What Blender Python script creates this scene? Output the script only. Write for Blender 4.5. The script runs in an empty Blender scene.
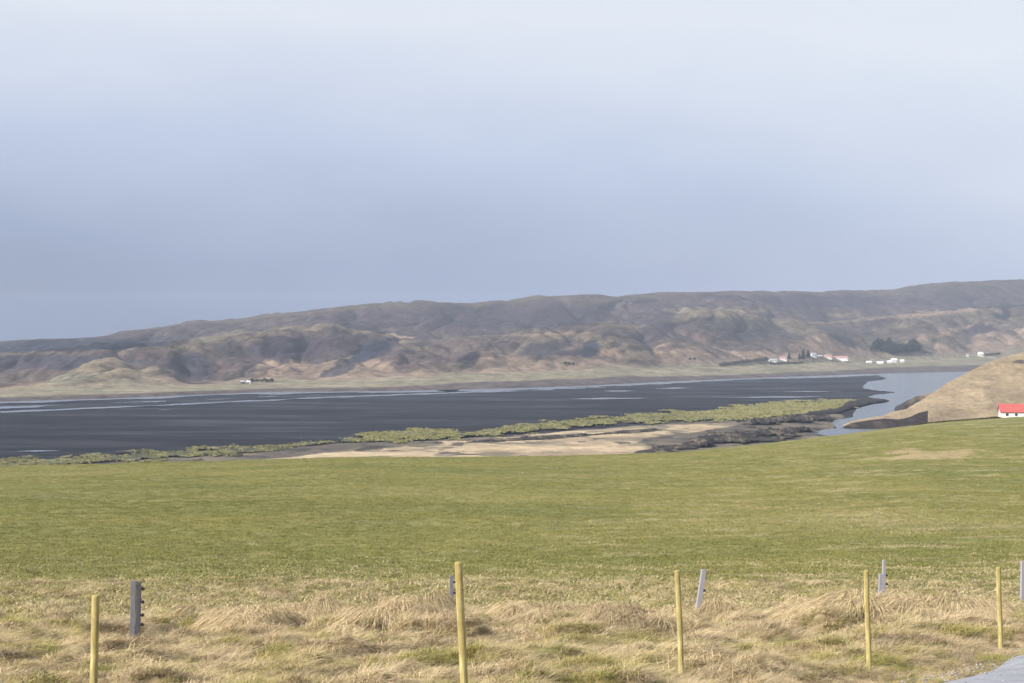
import bpy, bmesh, math, random
import numpy as np
from mathutils import Vector, Matrix

random.seed(7)
rng = np.random.default_rng(7)
SC = bpy.context.scene
COL = SC.collection
F = 1800.0          # focal length in pixels of a 1024 wide frame
H = 50.0            # camera height above the lagoon (z = 0)
HOR = 345.0         # picture row of the true horizon

# ------------------------------------------------------------------ noise
def _hash(ix, iy, seed):
    h = (ix.astype(np.int64) * 374761393 + iy.astype(np.int64) * 668265263 + seed * 1442695041) & 0x7fffffff
    h = ((h ^ (h >> 13)) * 1274126177) & 0x7fffffff
    h = (h ^ (h >> 16)) & 0x7fffffff
    return h

def perlin(x, y, seed=0):
    x = np.asarray(x, float); y = np.asarray(y, float)
    ix = np.floor(x); iy = np.floor(y)
    fx = x - ix; fy = y - iy
    ix = ix.astype(np.int64); iy = iy.astype(np.int64)
    def g(dx, dy):
        a = _hash(ix + dx, iy + dy, seed) * (2 * math.pi / 0x7fffffff)
        return np.cos(a) * (fx - dx) + np.sin(a) * (fy - dy)
    u = fx * fx * fx * (fx * (fx * 6 - 15) + 10); v = fy * fy * fy * (fy * (fy * 6 - 15) + 10)
    a = g(0, 0) * (1 - u) + g(1, 0) * u
    b = g(0, 1) * (1 - u) + g(1, 1) * u
    return (a * (1 - v) + b * v) * 1.5

def fbm(x, y, seed=0, octv=4, gain=0.5):
    s = 0; a = 1.0; f = 1.0
    for k in range(octv):
        s = s + a * perlin(x * f, y * f, seed + 17 * k); a *= gain; f *= 2.03
    return s

def sstep(a, b, x):
    t = np.clip((np.asarray(x, float) - a) / (b - a), 0, 1)
    return t * t * (3 - 2 * t)

def I(x, pts):
    p = sorted(pts); return np.interp(x, [a for a, b in p], [b for a, b in p])

def lerp(a, b, t): return a + (b - a) * t

# ------------------------------------------------------------------ mesh helpers
def link(o, parent=None):
    COL.objects.link(o)
    if parent is not None: o.parent = parent
    return o

def mesh_np(name, verts, faces, mat=None, parent=None, smooth=True, colors=None):
    me = bpy.data.meshes.new(name)
    verts = np.asarray(verts, np.float32); faces = np.asarray(faces, np.int32)
    n = faces.shape[1]
    me.vertices.add(len(verts)); me.vertices.foreach_set('co', verts.ravel())
    me.loops.add(faces.size); me.loops.foreach_set('vertex_index', faces.ravel())
    me.polygons.add(len(faces))
    me.polygons.foreach_set('loop_start', np.arange(0, faces.size, n, dtype=np.int32))
    me.polygons.foreach_set('loop_total', np.full(len(faces), n, np.int32))
    if smooth: me.polygons.foreach_set('use_smooth', np.ones(len(faces), bool))
    me.update(); me.validate()
    if colors is not None:
        at = me.color_attributes.new('cover', 'FLOAT_COLOR', 'POINT')
        c = np.ones((len(verts), 4), np.float32); c[:, :3] = colors
        at.data.foreach_set('color', c.ravel())
    if mat: me.materials.append(mat)
    return link(bpy.data.objects.new(name, me), parent)

def grid_faces(nr, nc, keep=None):
    i = np.arange(nr - 1)[:, None] * nc + np.arange(nc - 1)[None, :]
    f = np.stack([i, i + 1, i + nc + 1, i + nc], -1)
    if keep is not None: return f[keep]
    return f.reshape(-1, 4)

def bm_obj(name, bm, mat, parent=None, smooth=False):
    me = bpy.data.meshes.new(name); bm.to_mesh(me); bm.free()
    if smooth:
        for p in me.polygons: p.use_smooth = True
    me.materials.append(mat)
    return link(bpy.data.objects.new(name, me), parent)

def tag(o, label=None, cat=None, group=None, kind=None):
    if label: o['label'] = label
    if cat: o['category'] = cat
    if group: o['group'] = group
    if kind: o['kind'] = kind
    return o

def empty(name, loc, rz=0.0):
    o = bpy.data.objects.new(name, None); COL.objects.link(o)
    o.location = loc; o.rotation_euler = (0, 0, rz); o.empty_display_size = 0.3
    return o

# ------------------------------------------------------------------ materials
def new_mat(name):
    m = bpy.data.materials.new(name); m.use_nodes = True
    nt = m.node_tree; nt.nodes.clear()
    out = nt.nodes.new('ShaderNodeOutputMaterial')
    b = nt.nodes.new('ShaderNodeBsdfPrincipled')
    nt.links.new(b.outputs[0], out.inputs[0])
    return m, nt, b

def nd(nt, t, **kw):
    n = nt.nodes.new(t)
    for k, v in kw.items(): setattr(n, k, v)
    return n

def noise_n(nt, scale, detail=5, rough=0.6, vec=None, stretch=None):
    n = nd(nt, 'ShaderNodeTexNoise'); n.inputs['Scale'].default_value = scale
    n.inputs['Detail'].default_value = detail; n.inputs['Roughness'].default_value = rough
    if vec is not None:
        if stretch:
            mp = nd(nt, 'ShaderNodeMapping'); mp.inputs['Scale'].default_value = stretch
            nt.links.new(vec, mp.inputs[0]); vec = mp.outputs[0]
        nt.links.new(vec, n.inputs['Vector'])
    return n

def ramp_n(nt, fac, stops):
    r = nd(nt, 'ShaderNodeValToRGB')
    e = r.color_ramp.elements
    while len(e) < len(stops): e.new(0.5)
    for el, (p, c) in zip(e, stops):
        el.position = p; el.color = (c[0], c[1], c[2], 1) if not isinstance(c, (int, float)) else (c, c, c, 1)
    nt.links.new(fac, r.inputs[0])
    return r

def mix_n(nt, mode, fac, a, b):
    m = nd(nt, 'ShaderNodeMix', data_type='RGBA', blend_type=mode)
    def put(s, v):
        if hasattr(v, 'links') or isinstance(v, bpy.types.NodeSocket): nt.links.new(v, s)
        elif isinstance(v, (int, float)): s.default_value = v
        else: s.default_value = (v[0], v[1], v[2], 1)
    put(m.inputs[0], fac); put(m.inputs[6], a); put(m.inputs[7], b)
    return m.outputs[2]

def pos_n(nt): return nd(nt, 'ShaderNodeNewGeometry').outputs['Position']

def bump_n(nt, b, height, strength, dist):
    bp = nd(nt, 'ShaderNodeBump'); bp.inputs['Strength'].default_value = strength
    bp.inputs['Distance'].default_value = dist
    nt.links.new(height, bp.inputs['Height']); nt.links.new(bp.outputs[0], b.inputs['Normal'])

def mat_cover(name, layers, bump=None, rough=0.95):
    """ground cover: colour attribute varied by world-space noise. layers: (scale, stretch, low, high)"""
    m, nt, b = new_mat(name)
    a = nd(nt, 'ShaderNodeAttribute', attribute_name='cover')
    c = a.outputs['Color']; P = pos_n(nt)
    last = None
    for (s, st, lo, hi) in layers:
        n = noise_n(nt, s, 6, 0.65, P, st)
        r = ramp_n(nt, n.outputs[0], [(0.3, lo), (0.7, hi)])
        c = mix_n(nt, 'MULTIPLY', 1.0, c, r.outputs[0]); last = n
    nt.links.new(c, b.inputs['Base Color'])
    b.inputs['Roughness'].default_value = rough
    b.inputs['Specular IOR Level'].default_value = 0.15
    if bump: bump_n(nt, b, last.outputs[0], bump[0], bump[1])
    return m

def mat_simple(name, col, var=0.25, scale=20, rough=0.7, spec=0.3, stretch=None, bump=None, col2=None):
    m, nt, b = new_mat(name)
    tc = nd(nt, 'ShaderNodeTexCoord').outputs['Object']
    n = noise_n(nt, scale, 6, 0.65, tc, stretch)
    lo = col2 or [v * (1 - var) for v in col]; hi = col if col2 else [min(1, v * (1 + var)) for v in col]
    r = ramp_n(nt, n.outputs[0], [(0.3, lo), (0.7, hi)])
    nt.links.new(r.outputs[0], b.inputs['Base Color'])
    b.inputs['Roughness'].default_value = rough
    b.inputs['Specular IOR Level'].default_value = spec
    if bump: bump_n(nt, b, n.outputs[0], bump[0], bump[1])
    return m

# ------------------------------------------------------------------ camera, world, sun, air
cam_d = bpy.data.cameras.new('camera'); cam = bpy.data.objects.new('camera', cam_d); COL.objects.link(cam)
cam_d.sensor_width = 36; cam_d.lens = F / 1024 * 36
cam_d.clip_start = 0.1; cam_d.clip_end = 60000
cam.location = (0, 0, H)
cam.rotation_euler = (math.radians(90) + math.atan((HOR - 341.5) / F), 0, 0)
SC.camera = cam

SUN_EL = math.radians(32); SUN_AZ = math.radians(-122)     # azimuth from +Y, clockwise: left and behind
sun_dir = Vector((math.sin(SUN_AZ) * math.cos(SUN_EL), math.cos(SUN_AZ) * math.cos(SUN_EL), math.sin(SUN_EL)))
sd = bpy.data.lights.new('sun', 'SUN'); sd.energy = 3.2; sd.angle = math.radians(3); sd.color = (1, 0.955, 0.88)
so = bpy.data.objects.new('sun', sd); COL.objects.link(so)
so.rotation_euler = sun_dir.to_track_quat('Z', 'Y').to_euler(); so.location = (0, 0, 400)

EXPO = 1.2
w = bpy.data.worlds.new('World'); SC.world = w; w.use_nodes = True
nt = w.node_tree; nt.nodes.clear()
wo = nd(nt, 'ShaderNodeOutputWorld'); bg = nd(nt, 'ShaderNodeBackground'); bg.inputs[1].default_value = 0.1
nt.links.new(bg.outputs[0], wo.inputs[0])
sky = nd(nt, 'ShaderNodeTexSky', sky_type='NISHITA'); sky.sun_disc = False
sky.sun_elevation = SUN_EL; sky.sun_rotation = SUN_AZ % (2 * math.pi)
sky.air_density = 1.2; sky.dust_density = 2.0
tc = nd(nt, 'ShaderNodeTexCoord').outputs['Generated']
sep = nd(nt, 'ShaderNodeSeparateXYZ'); nt.links.new(tc, sep.inputs[0])
cn = noise_n(nt, 2.2, 4, 0.5, tc, (1.0, 1.0, 3.2))
cn2 = noise_n(nt, 7.0, 4, 0.5, tc, (1.0, 1.0, 2.0))
def math_n(op, a, b, c=None):
    m = nd(nt, 'ShaderNodeMath', operation=op)
    for i, v in enumerate((a, b, c)):
        if v is None: continue
        if isinstance(v, (int, float)): m.inputs[i].default_value = v
        else: nt.links.new(v, m.inputs[i])
    return m.outputs[0]
t = math_n('MULTIPLY', sep.outputs[2], 2.6)
t = math_n('MULTIPLY_ADD', math_n('MULTIPLY', sep.outputs[0], math_n('MAXIMUM', math_n('MULTIPLY_ADD', sep.outputs[2], -4.5, 1.0), 0.1)), 0.58, t)
t = math_n('MULTIPLY_ADD', math_n('SUBTRACT', cn.outputs[0], 0.5), 0.42, t)
t = math_n('MULTIPLY_ADD', math_n('SUBTRACT', cn2.outputs[0], 0.5), 0.08, t)
t = math_n('ADD', t, 0.125)
k = 10.0 / (2 ** EXPO)
def sc(c): return [x * k / 10 for x in c]
cr = ramp_n(nt, t, [(0.0, sc((0.185, 0.235, 0.375))), (0.16, sc((0.285, 0.350, 0.535))), (0.38, sc((0.51, 0.575, 0.765))),
                    (0.60, sc((0.78, 0.81, 0.89))), (1.0, sc((0.72, 0.76, 0.86)))])
vm = nd(nt, 'ShaderNodeVectorMath', operation='SCALE'); vm.inputs['Scale'].default_value = 10.0
nt.links.new(cr.outputs[0], vm.inputs[0])
nt.links.new(mix_n(nt, 'MIX', 0.90, sky.outputs[0], vm.outputs[0]), bg.inputs[0])

SC.view_settings.view_transform = 'Standard'; SC.view_settings.look = 'None'
SC.view_settings.exposure = EXPO; SC.view_settings.gamma = 1; SC.view_settings.use_curve_mapping = False

bm = bmesh.new(); bmesh.ops.create_cube(bm, size=1)
for v in bm.verts:
    v.co.x *= 9800; v.co.y = 3400 + v.co.y * 7600; v.co.z = 120 + v.co.z * 250
mh = bpy.data.materials.new('haze_air'); mh.use_nodes = True
n2 = mh.node_tree; n2.nodes.clear()
o2 = nd(n2, 'ShaderNodeOutputMaterial'); pv = nd(n2, 'ShaderNodeVolumePrincipled')
pv.inputs['Color'].default_value = (0.69, 0.79, 0.98, 1); pv.inputs['Density'].default_value = 0.66e-4
pv.inputs['Anisotropy'].default_value = 0.0
n2.links.new(pv.outputs[0], o2.inputs['Volume'])
tag(bm_obj('haze', bm, mh), 'pale blue haze filling the air over the lagoon', None, None, 'stuff')

# ------------------------------------------------------------------ near ground: verge, field, slope to the lagoon
ROAD_P = np.array([4.0, 18.5]); ROAD_D = np.array([1.72, 3.2]); ROAD_D = ROAD_D / np.linalg.norm(ROAD_D)
ROAD_N = np.array([ROAD_D[1], -ROAD_D[0]])      # to the right
ROAD_W = 6.8
def road_off(X, Y):     # signed distance to the right of the left road edge
    return (X - ROAD_P[0]) * ROAD_N[0] + (Y - ROAD_P[1]) * ROAD_N[1]

GP = [(-60, -0.6), (-20, -1.35), (0, -1.8), (10, -2.42), (15, -2.87), (19, -3.4), (20.5, -3.56), (24.6, -4.05), (29, -4.75),
      (33, -5.4), (38, -6.05), (44, -6.62), (50, -7.05), (60, -7.7), (80, -8.9), (100, -10.0)]
GX = np.linspace(-60, 110, 1200)
_gz = np.interp(GX, [p[0] for p in GP], [p[1] for p in GP])
for _ in range(3): _gz[15:-15] = np.convolve(_gz, np.ones(15) / 15, 'same')[15:-15]
CREST = [(-900, 478), (-300, 472), (0, 467), (340, 458), (600, 456), (680, 452.5), (760, 445), (814, 438), (848, 434), (925, 424),
         (1024, 417), (1200, 406), (1700, 392)]
CDIST = [(-900, 290), (0, 300), (600, 325), (680, 335), (850, 420), (1024, 520), (1300, 560)]
def base_rel(X, Y):
    X = np.asarray(X, float); Y = np.asarray(Y, float)
    near = np.interp(Y, GX, _gz) - 0.17 * sstep(9, 14, Y) * (1 - sstep(46, 56, Y)) * (1 - 0.9 * sstep(4.3, 6.3, X) * sstep(21, 24, Y))
    Yc = np.maximum(Y, 60.0)
    U = 512 + X / Yc * F
    vc = I(U, CREST); dc = I(U, CDIST)
    t = np.clip(np.log(Yc / 60.0) / np.log(dc / 60.0), 0, 1)
    v60 = HOR + 7.7 / 60 * F
    v = vc + (v60 - vc) * (1 - t) ** 2.1
    far = -(v - HOR) / F * Yc
    over = np.maximum(Y - dc, 0)
    far = far - 1.25e-4 * over ** 2
    far = np.maximum(far, -H - 1.5)
    a = sstep(52, 74, Y)
    return near * (1 - a) + far * a

def verge_mask(X, Y):   # 1 on the rough dry verge, 0 on the field
    e = 42.5 + 3.0 * perlin(X / 6.0, Y / 9.0, 5) + 1.8 * perlin(X / 1.7, Y / 3, 6)
    return 1 - sstep(-4, 5, Y - e)

def ground_z(X, Y, detail=True):
    z = base_rel(X, Y) + H
    if not detail: return z
    X = np.asarray(X, float); Y = np.asarray(Y, float)
    vm_ = verge_mask(X, Y)
    ro = road_off(X, Y)
    offroad = 1 - sstep(-1.6, -0.2, ro) * (1 - sstep(ROAD_W + 0.2, ROAD_W + 1.6, ro))
    bank = sstep(23, 31, Y + 2.0 * perlin(X / 4, Y / 4, 3)) * vm_
    bank = bank * lerp(1.0, 0.5, sstep(5, 11, X))
    bank = bank * lerp(0.12, 1.0, np.maximum(sstep(-6.6, -5.0, X), sstep(37, 40, Y)))
    wx = X + 0.5 * perlin(X / 1.1, Y / 1.1, 8); wy = Y + 0.6 * perlin(X / 1.3, Y / 1.3, 9)
    bil = np.abs(perlin(wx / 2.0, wy / 1.7, 11)) ** 0.8
    bil2 = np.abs(perlin(wx / 0.62, wy / 0.8, 12))
    z = z + bank * (1.15 * bil + 0.40 * bil2 - 0.55)
    z = z - 0.38 * np.exp(-((X + 6.95) / 1.25) ** 2) * sstep(26, 29, Y) * (1 - sstep(37, 42, Y))
    front = vm_ * (1 - bank) * offroad
    z = z + front * (0.20 * perlin(wx / 1.5, wy / 0.8, 14) + 0.20 * np.abs(perlin(wx / 0.5, wy / 0.45, 15)))
    field = 1 - vm_
    z = z + field * sstep(0, 40, 620 - Y) * (0.10 * perlin(X / 5.0, Y / 6.0, 20) + 0.05 * perlin(X / 1.2, Y / 1.6, 21) + 0.25 * perlin(X / 30.0, Y / 34.0, 22))
    z = z - 0.10 * (1 - offroad)
    return z

s_in = np.linspace(-0.30, 0.30, 340); s_out = np.linspace(0.30, 1.1, 40)[1:] 
S = np.concatenate([-s_out[::-1], s_in, s_out])
YR = np.concatenate([np.linspace(-40, 11, 40)[:-1], np.arange(11, 62, 0.125), np.geomspace(62, 600, 260)[1:], np.linspace(600, 1000, 40)[1:]])
Xg = S[None, :] * (YR[:, None] * 1.0 + 26.0)
Xg = np.where(YR[:, None] < -10, S[None, :] * 16 * 2.2, Xg)
Yg = np.repeat(YR[:, None], len(S), 1)
Zg = ground_z(Xg, Yg)
Yp = np.maximum(Yg, 4)
Ug = 512 + Xg / Yp * F; Vg = HOR + (H - Zg) / Yp * F
vmk = verge_mask(Xg, Yg)
def mixc(c, col, m): return c + (np.array(col) - c) * m[..., None]
cov = np.zeros(Xg.shape + (3,)); cov[:] = (0.168, 0.159, 0.050)
n1 = fbm(Xg / 26, Yg / 40, 31, 4); n2_ = fbm(Xg / 3.5, Yg / 9, 33, 4); n3 = fbm(Xg / 60, Yg / 12, 35, 3)
cov = mixc(cov, (0.122, 0.134, 0.042), sstep(0.0, 0.7, n1) * 0.8)
cov = mixc(cov, (0.205, 0.190, 0.080), sstep(0.1, 0.8, n3) * 0.7)
cov = mixc(cov, (0.178, 0.162, 0.042), sstep(0.2, 0.7, fbm(Xg / 9, Yg / 14, 39, 3)) * 0.6)
# dry streaks, mostly to the right and towards the verge
dry = sstep(0.15, 0.6, fbm(Xg / 6.5, Yg / 1.7, 37, 4)) * np.clip(0.2 + sstep(300, 900, Ug) * 0.7, 0, 1)
cov = mixc(cov, (0.29, 0.245, 0.125), dry * 0.8)
edge = 1 - sstep(0, 30, Yg - 44 - 6 * n1)
cov = mixc(cov, (0.235, 0.195, 0.095), np.clip(edge * (0.62 + 0.5 * n2_), 0, 1))
pat = sstep(0.35, 0.9, 1.25 - np.hypot((Ug - 930) / 62, (Vg - 455) / 7.5) + 0.75 * n2_)
cov = mixc(cov, (0.31, 0.24, 0.13), pat * (Yg > 100))
vergec = np.zeros_like(cov); vergec[:] = (0.215, 0.165, 0.095)
vergec = mixc(vergec, (0.15, 0.14, 0.05), sstep(0.05, 0.5, fbm(Xg / 1.6, Yg / 1.4, 41, 4)))
vergec = mixc(vergec, (0.26, 0.20, 0.12), sstep(0.1, 0.6, fbm(Xg / 1.1, Yg / 1.1, 43, 3)))
cov = cov + (vergec - cov) * vmk[..., None]
# beyond the crest: rough dry slope
cov = mixc(cov, (0.20, 0.16, 0.09), sstep(20, 90, Yg - I(Ug, CDIST)))
m_ground = mat_cover('field_and_verge', [(0.09, (1, 0.6, 1), 0.86, 1.14), (1.3, (1, 0.7, 1), 0.80, 1.2), (7.0, (1, 0.8, 1), 0.66, 1.34)], (0.6, 0.05))
ground = mesh_np('ground', np.stack([Xg, Yg, Zg], -1).reshape(-1, 3), grid_faces(*Xg.shape), m_ground, colors=cov.reshape(-1, 3))
tag(ground, 'green hay field with a rough straw coloured verge in front', None, None, 'structure')

# ------------------------------------------------------------------ road
m_road = mat_simple('road_chip_seal', (0.27, 0.275, 0.30), 0.22, 3.5, 0.8, 0.3, None, (0.5, 0.02))
L = np.arange(-45, 70, 0.5); Wd = np.linspace(-0.02, ROAD_W, 15)
wob = 0.06 * perlin(L / 1.3, L * 0 + 0.5, 50) + 0.12 * perlin(L / 6, L * 0 + 0.7, 51)
RX = ROAD_P[0] + L[:, None] * ROAD_D[0] + (Wd[None, :] + np.where(Wd < 0.1, 1, 0)[None, :] * wob[:, None]) * ROAD_N[0]
RY = ROAD_P[1] + L[:, None] * ROAD_D[1] + (Wd[None, :] + np.where(Wd < 0.1, 1, 0)[None, :] * wob[:, None]) * ROAD_N[1]
RZ = base_rel(RX, RY) + H + 0.05
RZ[:, 0] -= 0.14; RZ[:, -1] -= 0.14
tag(mesh_np('road', np.stack([RX, RY, RZ], -1).reshape(-1, 3), grid_faces(*RX.shape), m_road), 'pale grey country road', None, None, 'structure')

# ------------------------------------------------------------------ lagoon
def lag(u, v, z=0.0):
    D = (H - z) * F / (v - HOR); return (u - 512) / F * D, D

m, nt_, b = new_mat('wet_black_sand')
P = pos_n(nt_)
na = noise_n(nt_, 0.010, 6, 0.62, P, (0.30, 1.0, 1)); nb = noise_n(nt_, 0.11, 5, 0.65, P, (0.3, 1.0, 1))
nw = noise_n(nt_, 0.018, 8, 0.70, P, (0.24, 0.55, 1))
ra = ramp_n(nt_, na.outputs[0], [(0.3, (0.005, 0.0065, 0.012)), (0.5, (0.0085, 0.0095, 0.015)), (0.72, (0.024, 0.023, 0.027))])
rb = ramp_n(nt_, nb.outputs[0], [(0.3, 0.75), (0.7, 1.3)])
nt_.links.new(mix_n(nt_, 'MULTIPLY', 1, ra.outputs[0], rb.outputs[0]), b.inputs['Base Color'])
rr = ramp_n(nt_, nw.outputs[0], [(0.36, 0.50), (0.56, 0.85)])
nt_.links.new(rr.outputs[0], b.inputs['Roughness'])
rs = ramp_n(nt_, nw.outputs[0], [(0.34, 0.16), (0.66, 0.06)])
nt_.links.new(rs.outputs[0], b.inputs['Specular IOR Level'])
bump_n(nt_, b, nb.outputs[0], 0.6, 0.6)
m_flat = m
bm = bmesh.new()
vs = [bm.verts.new(c) for c in ((-4800, 560, -0.4), (4800, 560, -0.4), (4800, 7100, -0.4), (-4800, 7100, -0.4))]
bm.faces.new(vs)
tag(bm_obj('tidal_flat', bm, m_flat), 'black sand flat of the drained lagoon', None, None, 'structure')

m, nt_, b = new_mat('river_water')
b.inputs['Base Color'].default_value = (0.06, 0.08, 0.11, 1); b.inputs['Roughness'].default_value = 0.16
b.inputs['IOR'].default_value = 1.333
P = pos_n(nt_)
na = noise_n(nt_, 0.35, 4, 0.6, P, (0.6, 1, 1)); bump_n(nt_, b, na.outputs[0], 0.9, 0.9)
m_water = m

def sd_poly(pu, pv, poly, sx=1.0):
    """signed distance in map pixels, positive inside"""
    poly = np.array(poly, float); n = len(poly)
    d = np.full(pu.shape, 1e9); ins = np.zeros(pu.shape, bool)
    for i in range(n):
        x1, y1 = poly[i]; x2, y2 = poly[(i + 1) % n]
        ex, ey = (x2 - x1) * sx, y2 - y1
        wx, wy = (pu - x1) * sx, pv - y1
        t = np.clip((wx * ex + wy * ey) / (ex * ex + ey * ey + 1e-9), 0, 1)
        d = np.minimum(d, np.hypot(wx - ex * t, wy - ey * t))
        c = (y1 > pv) != (y2 > pv)
        with np.errstate(divide='ignore', invalid='ignore'):
            ins ^= c & (pu < (x2 - x1) * (pv - y1) / (y2 - y1 + 1e-12) + x1)
    return np.where(ins, d, -d)

def sheet(name, poly, z0, mat, h=0.0, lump=8.0, edge_noise=1.0, taper=2.0, du=1.5, dv=0.35, seed=0, cover=None, thresh=0.0, label=None, hp=1.0, en=32):
    us = [p[0] for p in poly]; vs_ = [p[1] for p in poly]
    u = np.arange(min(us) - 4, max(us) + 4, du); v = np.arange(max(min(vs_) - 3, HOR + 20), max(vs_) + 3, dv)
    pu, pv = np.meshgrid(u, v)
    X, Y = lag(pu, pv)
    sdv = sd_poly(pu, pv, poly, 0.28) + edge_noise * (fbm(X / en, Y / (en * 2.2), 100 + seed, 4)) + thresh
    Z = np.full(X.shape, z0)
    if h > 0:
        lu = 0.45 + 0.75 * np.abs(fbm(X / lump, Y / (lump * 1.6), 120 + seed, 4)) + 0.35 * fbm(X / (lump * 4), Y / (lump * 7), 130 + seed, 3)
        Z = z0 - 0.25 + (np.clip(sdv / taper, 0, 1) ** hp) * np.maximum(lu, 0.1) * h
    ins = sdv > 0
    keep = ins[:-1, :-1] & ins[1:, :-1] & ins[:-1, 1:] & ins[1:, 1:]
    f = grid_faces(*X.shape, keep=keep)
    idx, inv = np.unique(f, return_inverse=True)
    V = np.stack([X, Y, Z], -1).reshape(-1, 3)[idx]
    c = None
    if cover is not None: c = cover(X, Y, Z, sdv).reshape(-1, 3)[idx]
    o = mesh_np(name, V, inv.reshape(f.shape), mat, colors=c)
    tag(o, label, None, None, 'structure')
    return o, V

SHORE = [(-900, 414), (-300, 407), (0, 402), (128, 398), (256, 392.5), (400, 391), (512, 388.5), (592, 385.5), (680, 381), (768, 377.5), (868, 374), (968, 371.5), (1100, 369.5), (1500, 367)]
def shore(u): return float(I(u, SHORE))
# the far channel along the foot of the hills
top = [(u, shore(u) - 1.2) for u in range(-250, 960, 30)]
def strip(lo, hi, fa, fb, step=20):
    a = [(u, fa(u)) for u in range(lo, hi + 1, step)]; bb = [(u, fb(u)) for u in range(hi, lo - 1, -step)]
    return a + bb
sheet('water', strip(-240, 460, lambda u: shore(u) - 1.5, lambda u: shore(u) + 1.6 + 0.5 * math.sin(u * .05)), 0.0, m_water, edge_noise=0.5, seed=1, du=2.5, dv=0.25, label='thin bright channel under the far shore')
sheet('water', strip(430, 960, lambda u: shore(u) - 1.5, lambda u: shore(u) + 1.9 + 0.5 * math.sin(u * .04)), 0.0, m_water, edge_noise=0.5, seed=2, du=2.5, dv=0.25, label='bright channel under the far farms')
sheet('water', strip(-240, 610, lambda u: I(u, [(-240, 418), (0, 411.2), (170, 404), (340, 396), (513, 390), (610, 386)]) , lambda u: I(u, [(-240, 420.5), (0, 413), (170, 405.4), (340, 397.6), (513, 391.6), (610, 387)])), 0.0, m_water, edge_noise=0.55, seed=3, du=2.5, dv=0.25, label='narrow water streak across the black flat')
sheet('water', strip(-240, 330, lambda u: I(u, [(-240, 413), (0, 406), (330, 393.5)]), lambda u: I(u, [(-240, 417), (0, 409.5), (330, 395.2)])), 0.0, m_water, edge_noise=1.0, thresh=-1.0, seed=4, du=2.5, dv=0.25, label='broken shallow water on the black flat')
for i, (a, bb, vv, th) in enumerate(((553, 660, 398.6, 0.9), (655, 690, 388.2, 1.0), (760, 850, 391.5, 0.7), (150, 178, 409.8, .6), (600, 640, 391, 0.8), (720, 840, 397.0, 0.9), (0, 70, 451, 1.0))):
    sl = -0.012 * (bb - a) / 2
    sheet('water', [(a, vv - sl), ((a + bb) / 2, vv - th), (bb, vv + sl), ((a + bb) / 2, vv + th)], 0.0, m_water, edge_noise=0.35, seed=10 + i, du=1.5, dv=0.2, label='small pool left on the black flat')
RIVER = [(875, 374), (905, 372), (975, 370), (990, 376), (968, 386), (948, 394), (930, 402), (915, 411), (905, 417), (890, 424), (900, 436), (868, 440), (800, 437), (806, 431), (836, 428.5), (828, 421.5), (851, 417), (855, 409), (870, 404.6), (889, 402), (868, 397), (874, 395), (896, 392.4), (872, 390.5), (861, 388), (866, 382), (885, 379)]
sheet('river', RIVER, 0.15, m_water, edge_noise=0.45, seed=30, label='blue grey river winding out past the headland')

# marsh, sand and mud banks on the near side
m_bank = mat_cover('mud_and_sand', [(0.02, (0.5, 1, 1), 0.8, 1.2), (0.16, (0.5, 1, 1), 0.7, 1.3), (0.9, (0.6, 1, 1), 0.7, 1.3)], (0.8, 0.4))
def flatcol(c1, c2, sx=40, sy=70, sd_=0, c3=None):
    def f(X, Y, Z, sdv):
        n = sstep(-0.25, 0.45, fbm(X / sx, Y / sy, 200 + sd_, 4))
        c = np.zeros(X.shape + (3,)); c[:] = c1; c = mixc(c, c2, n)
        if c3 is not None: c = mixc(c, c3, sstep(0.15, 0.5, fbm(X / (sx * .5), Y / (sy * .6), 230 + sd_, 4)))
        return c
    return f
# grey-brown shore under everything
sheet('beach', [(-260, 478), (-260, 476), (0, 461), (120, 458), (260, 449), (350, 443), (420, 441), (500, 436), (600, 428), (700, 421), (790, 415.5), (836, 413), (846, 417), (832, 424), (838, 429), (812, 433), (840, 437), (830, 448), (700, 478), (300, 490)],
      0.25, m_bank, h=0.5, lump=20, edge_noise=0.8, seed=40, cover=flatcol((0.10, 0.085, 0.07), (0.15, 0.125, 0.09), 30, 60, 1, (0.05, 0.045, 0.042)), label='grey brown shore of mud and dead grass')
sheet('sand_bar', [(255, 461), (330, 453), (385, 448), (450, 440.5), (520, 436), (600, 429), (680, 424.5), (722, 423.5), (738, 426), (715, 430), (668, 436), (640, 440), (655, 446), (640, 458), (560, 470), (260, 480)],
      0.55, m_bank, h=0.35, lump=30, edge_noise=0.9, seed=41, cover=flatcol((0.40, 0.31, 0.20), (0.29, 0.222, 0.145), 50, 70, 2, (0.19, 0.16, 0.11)), label='pale tan sand bar')
for i, (poly, hh) in enumerate((([(440, 443), (520, 438.5), (600, 434), (655, 429.5), (668, 431), (610, 436), (530, 442), (470, 445)], 0.9),
                   ([(630, 455), (660, 447), (700, 441), (735, 440), (706, 449), (650, 459)], 1.2),
                   ([(737, 424), (762, 421), (800, 418.5), (828, 418), (836, 421.5), (812, 424.5), (780, 426), (748, 427.5)], 2.6),
                   ([(690, 443), (708, 436), (745, 433.5), (780, 431), (812, 429.5), (824, 432), (796, 436), (768, 440), (740, 445), (700, 450)], 2.0),
                   ([(735, 441), (770, 437.5), (800, 436), (806, 438), (775, 443), (740, 448)], 1.4))):
    sheet('mud_bank', poly, 0.9 + 0.1 * i, m_bank, h=hh, lump=3, en=(40, 18, 18, 18, 18)[i], thresh=(0.0, -1.0, -.5, -.8, -.8)[i], edge_noise=(1.2, 2.4, 2.6, 2.6, 2.6)[i], taper=1.2, seed=50 + i,
          cover=flatcol((0.018, 0.017, 0.018), (0.040, 0.034, 0.030), 12, 26, 5 + i, (0.12, 0.095, 0.065)), label='dark broken mud bank')
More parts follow.
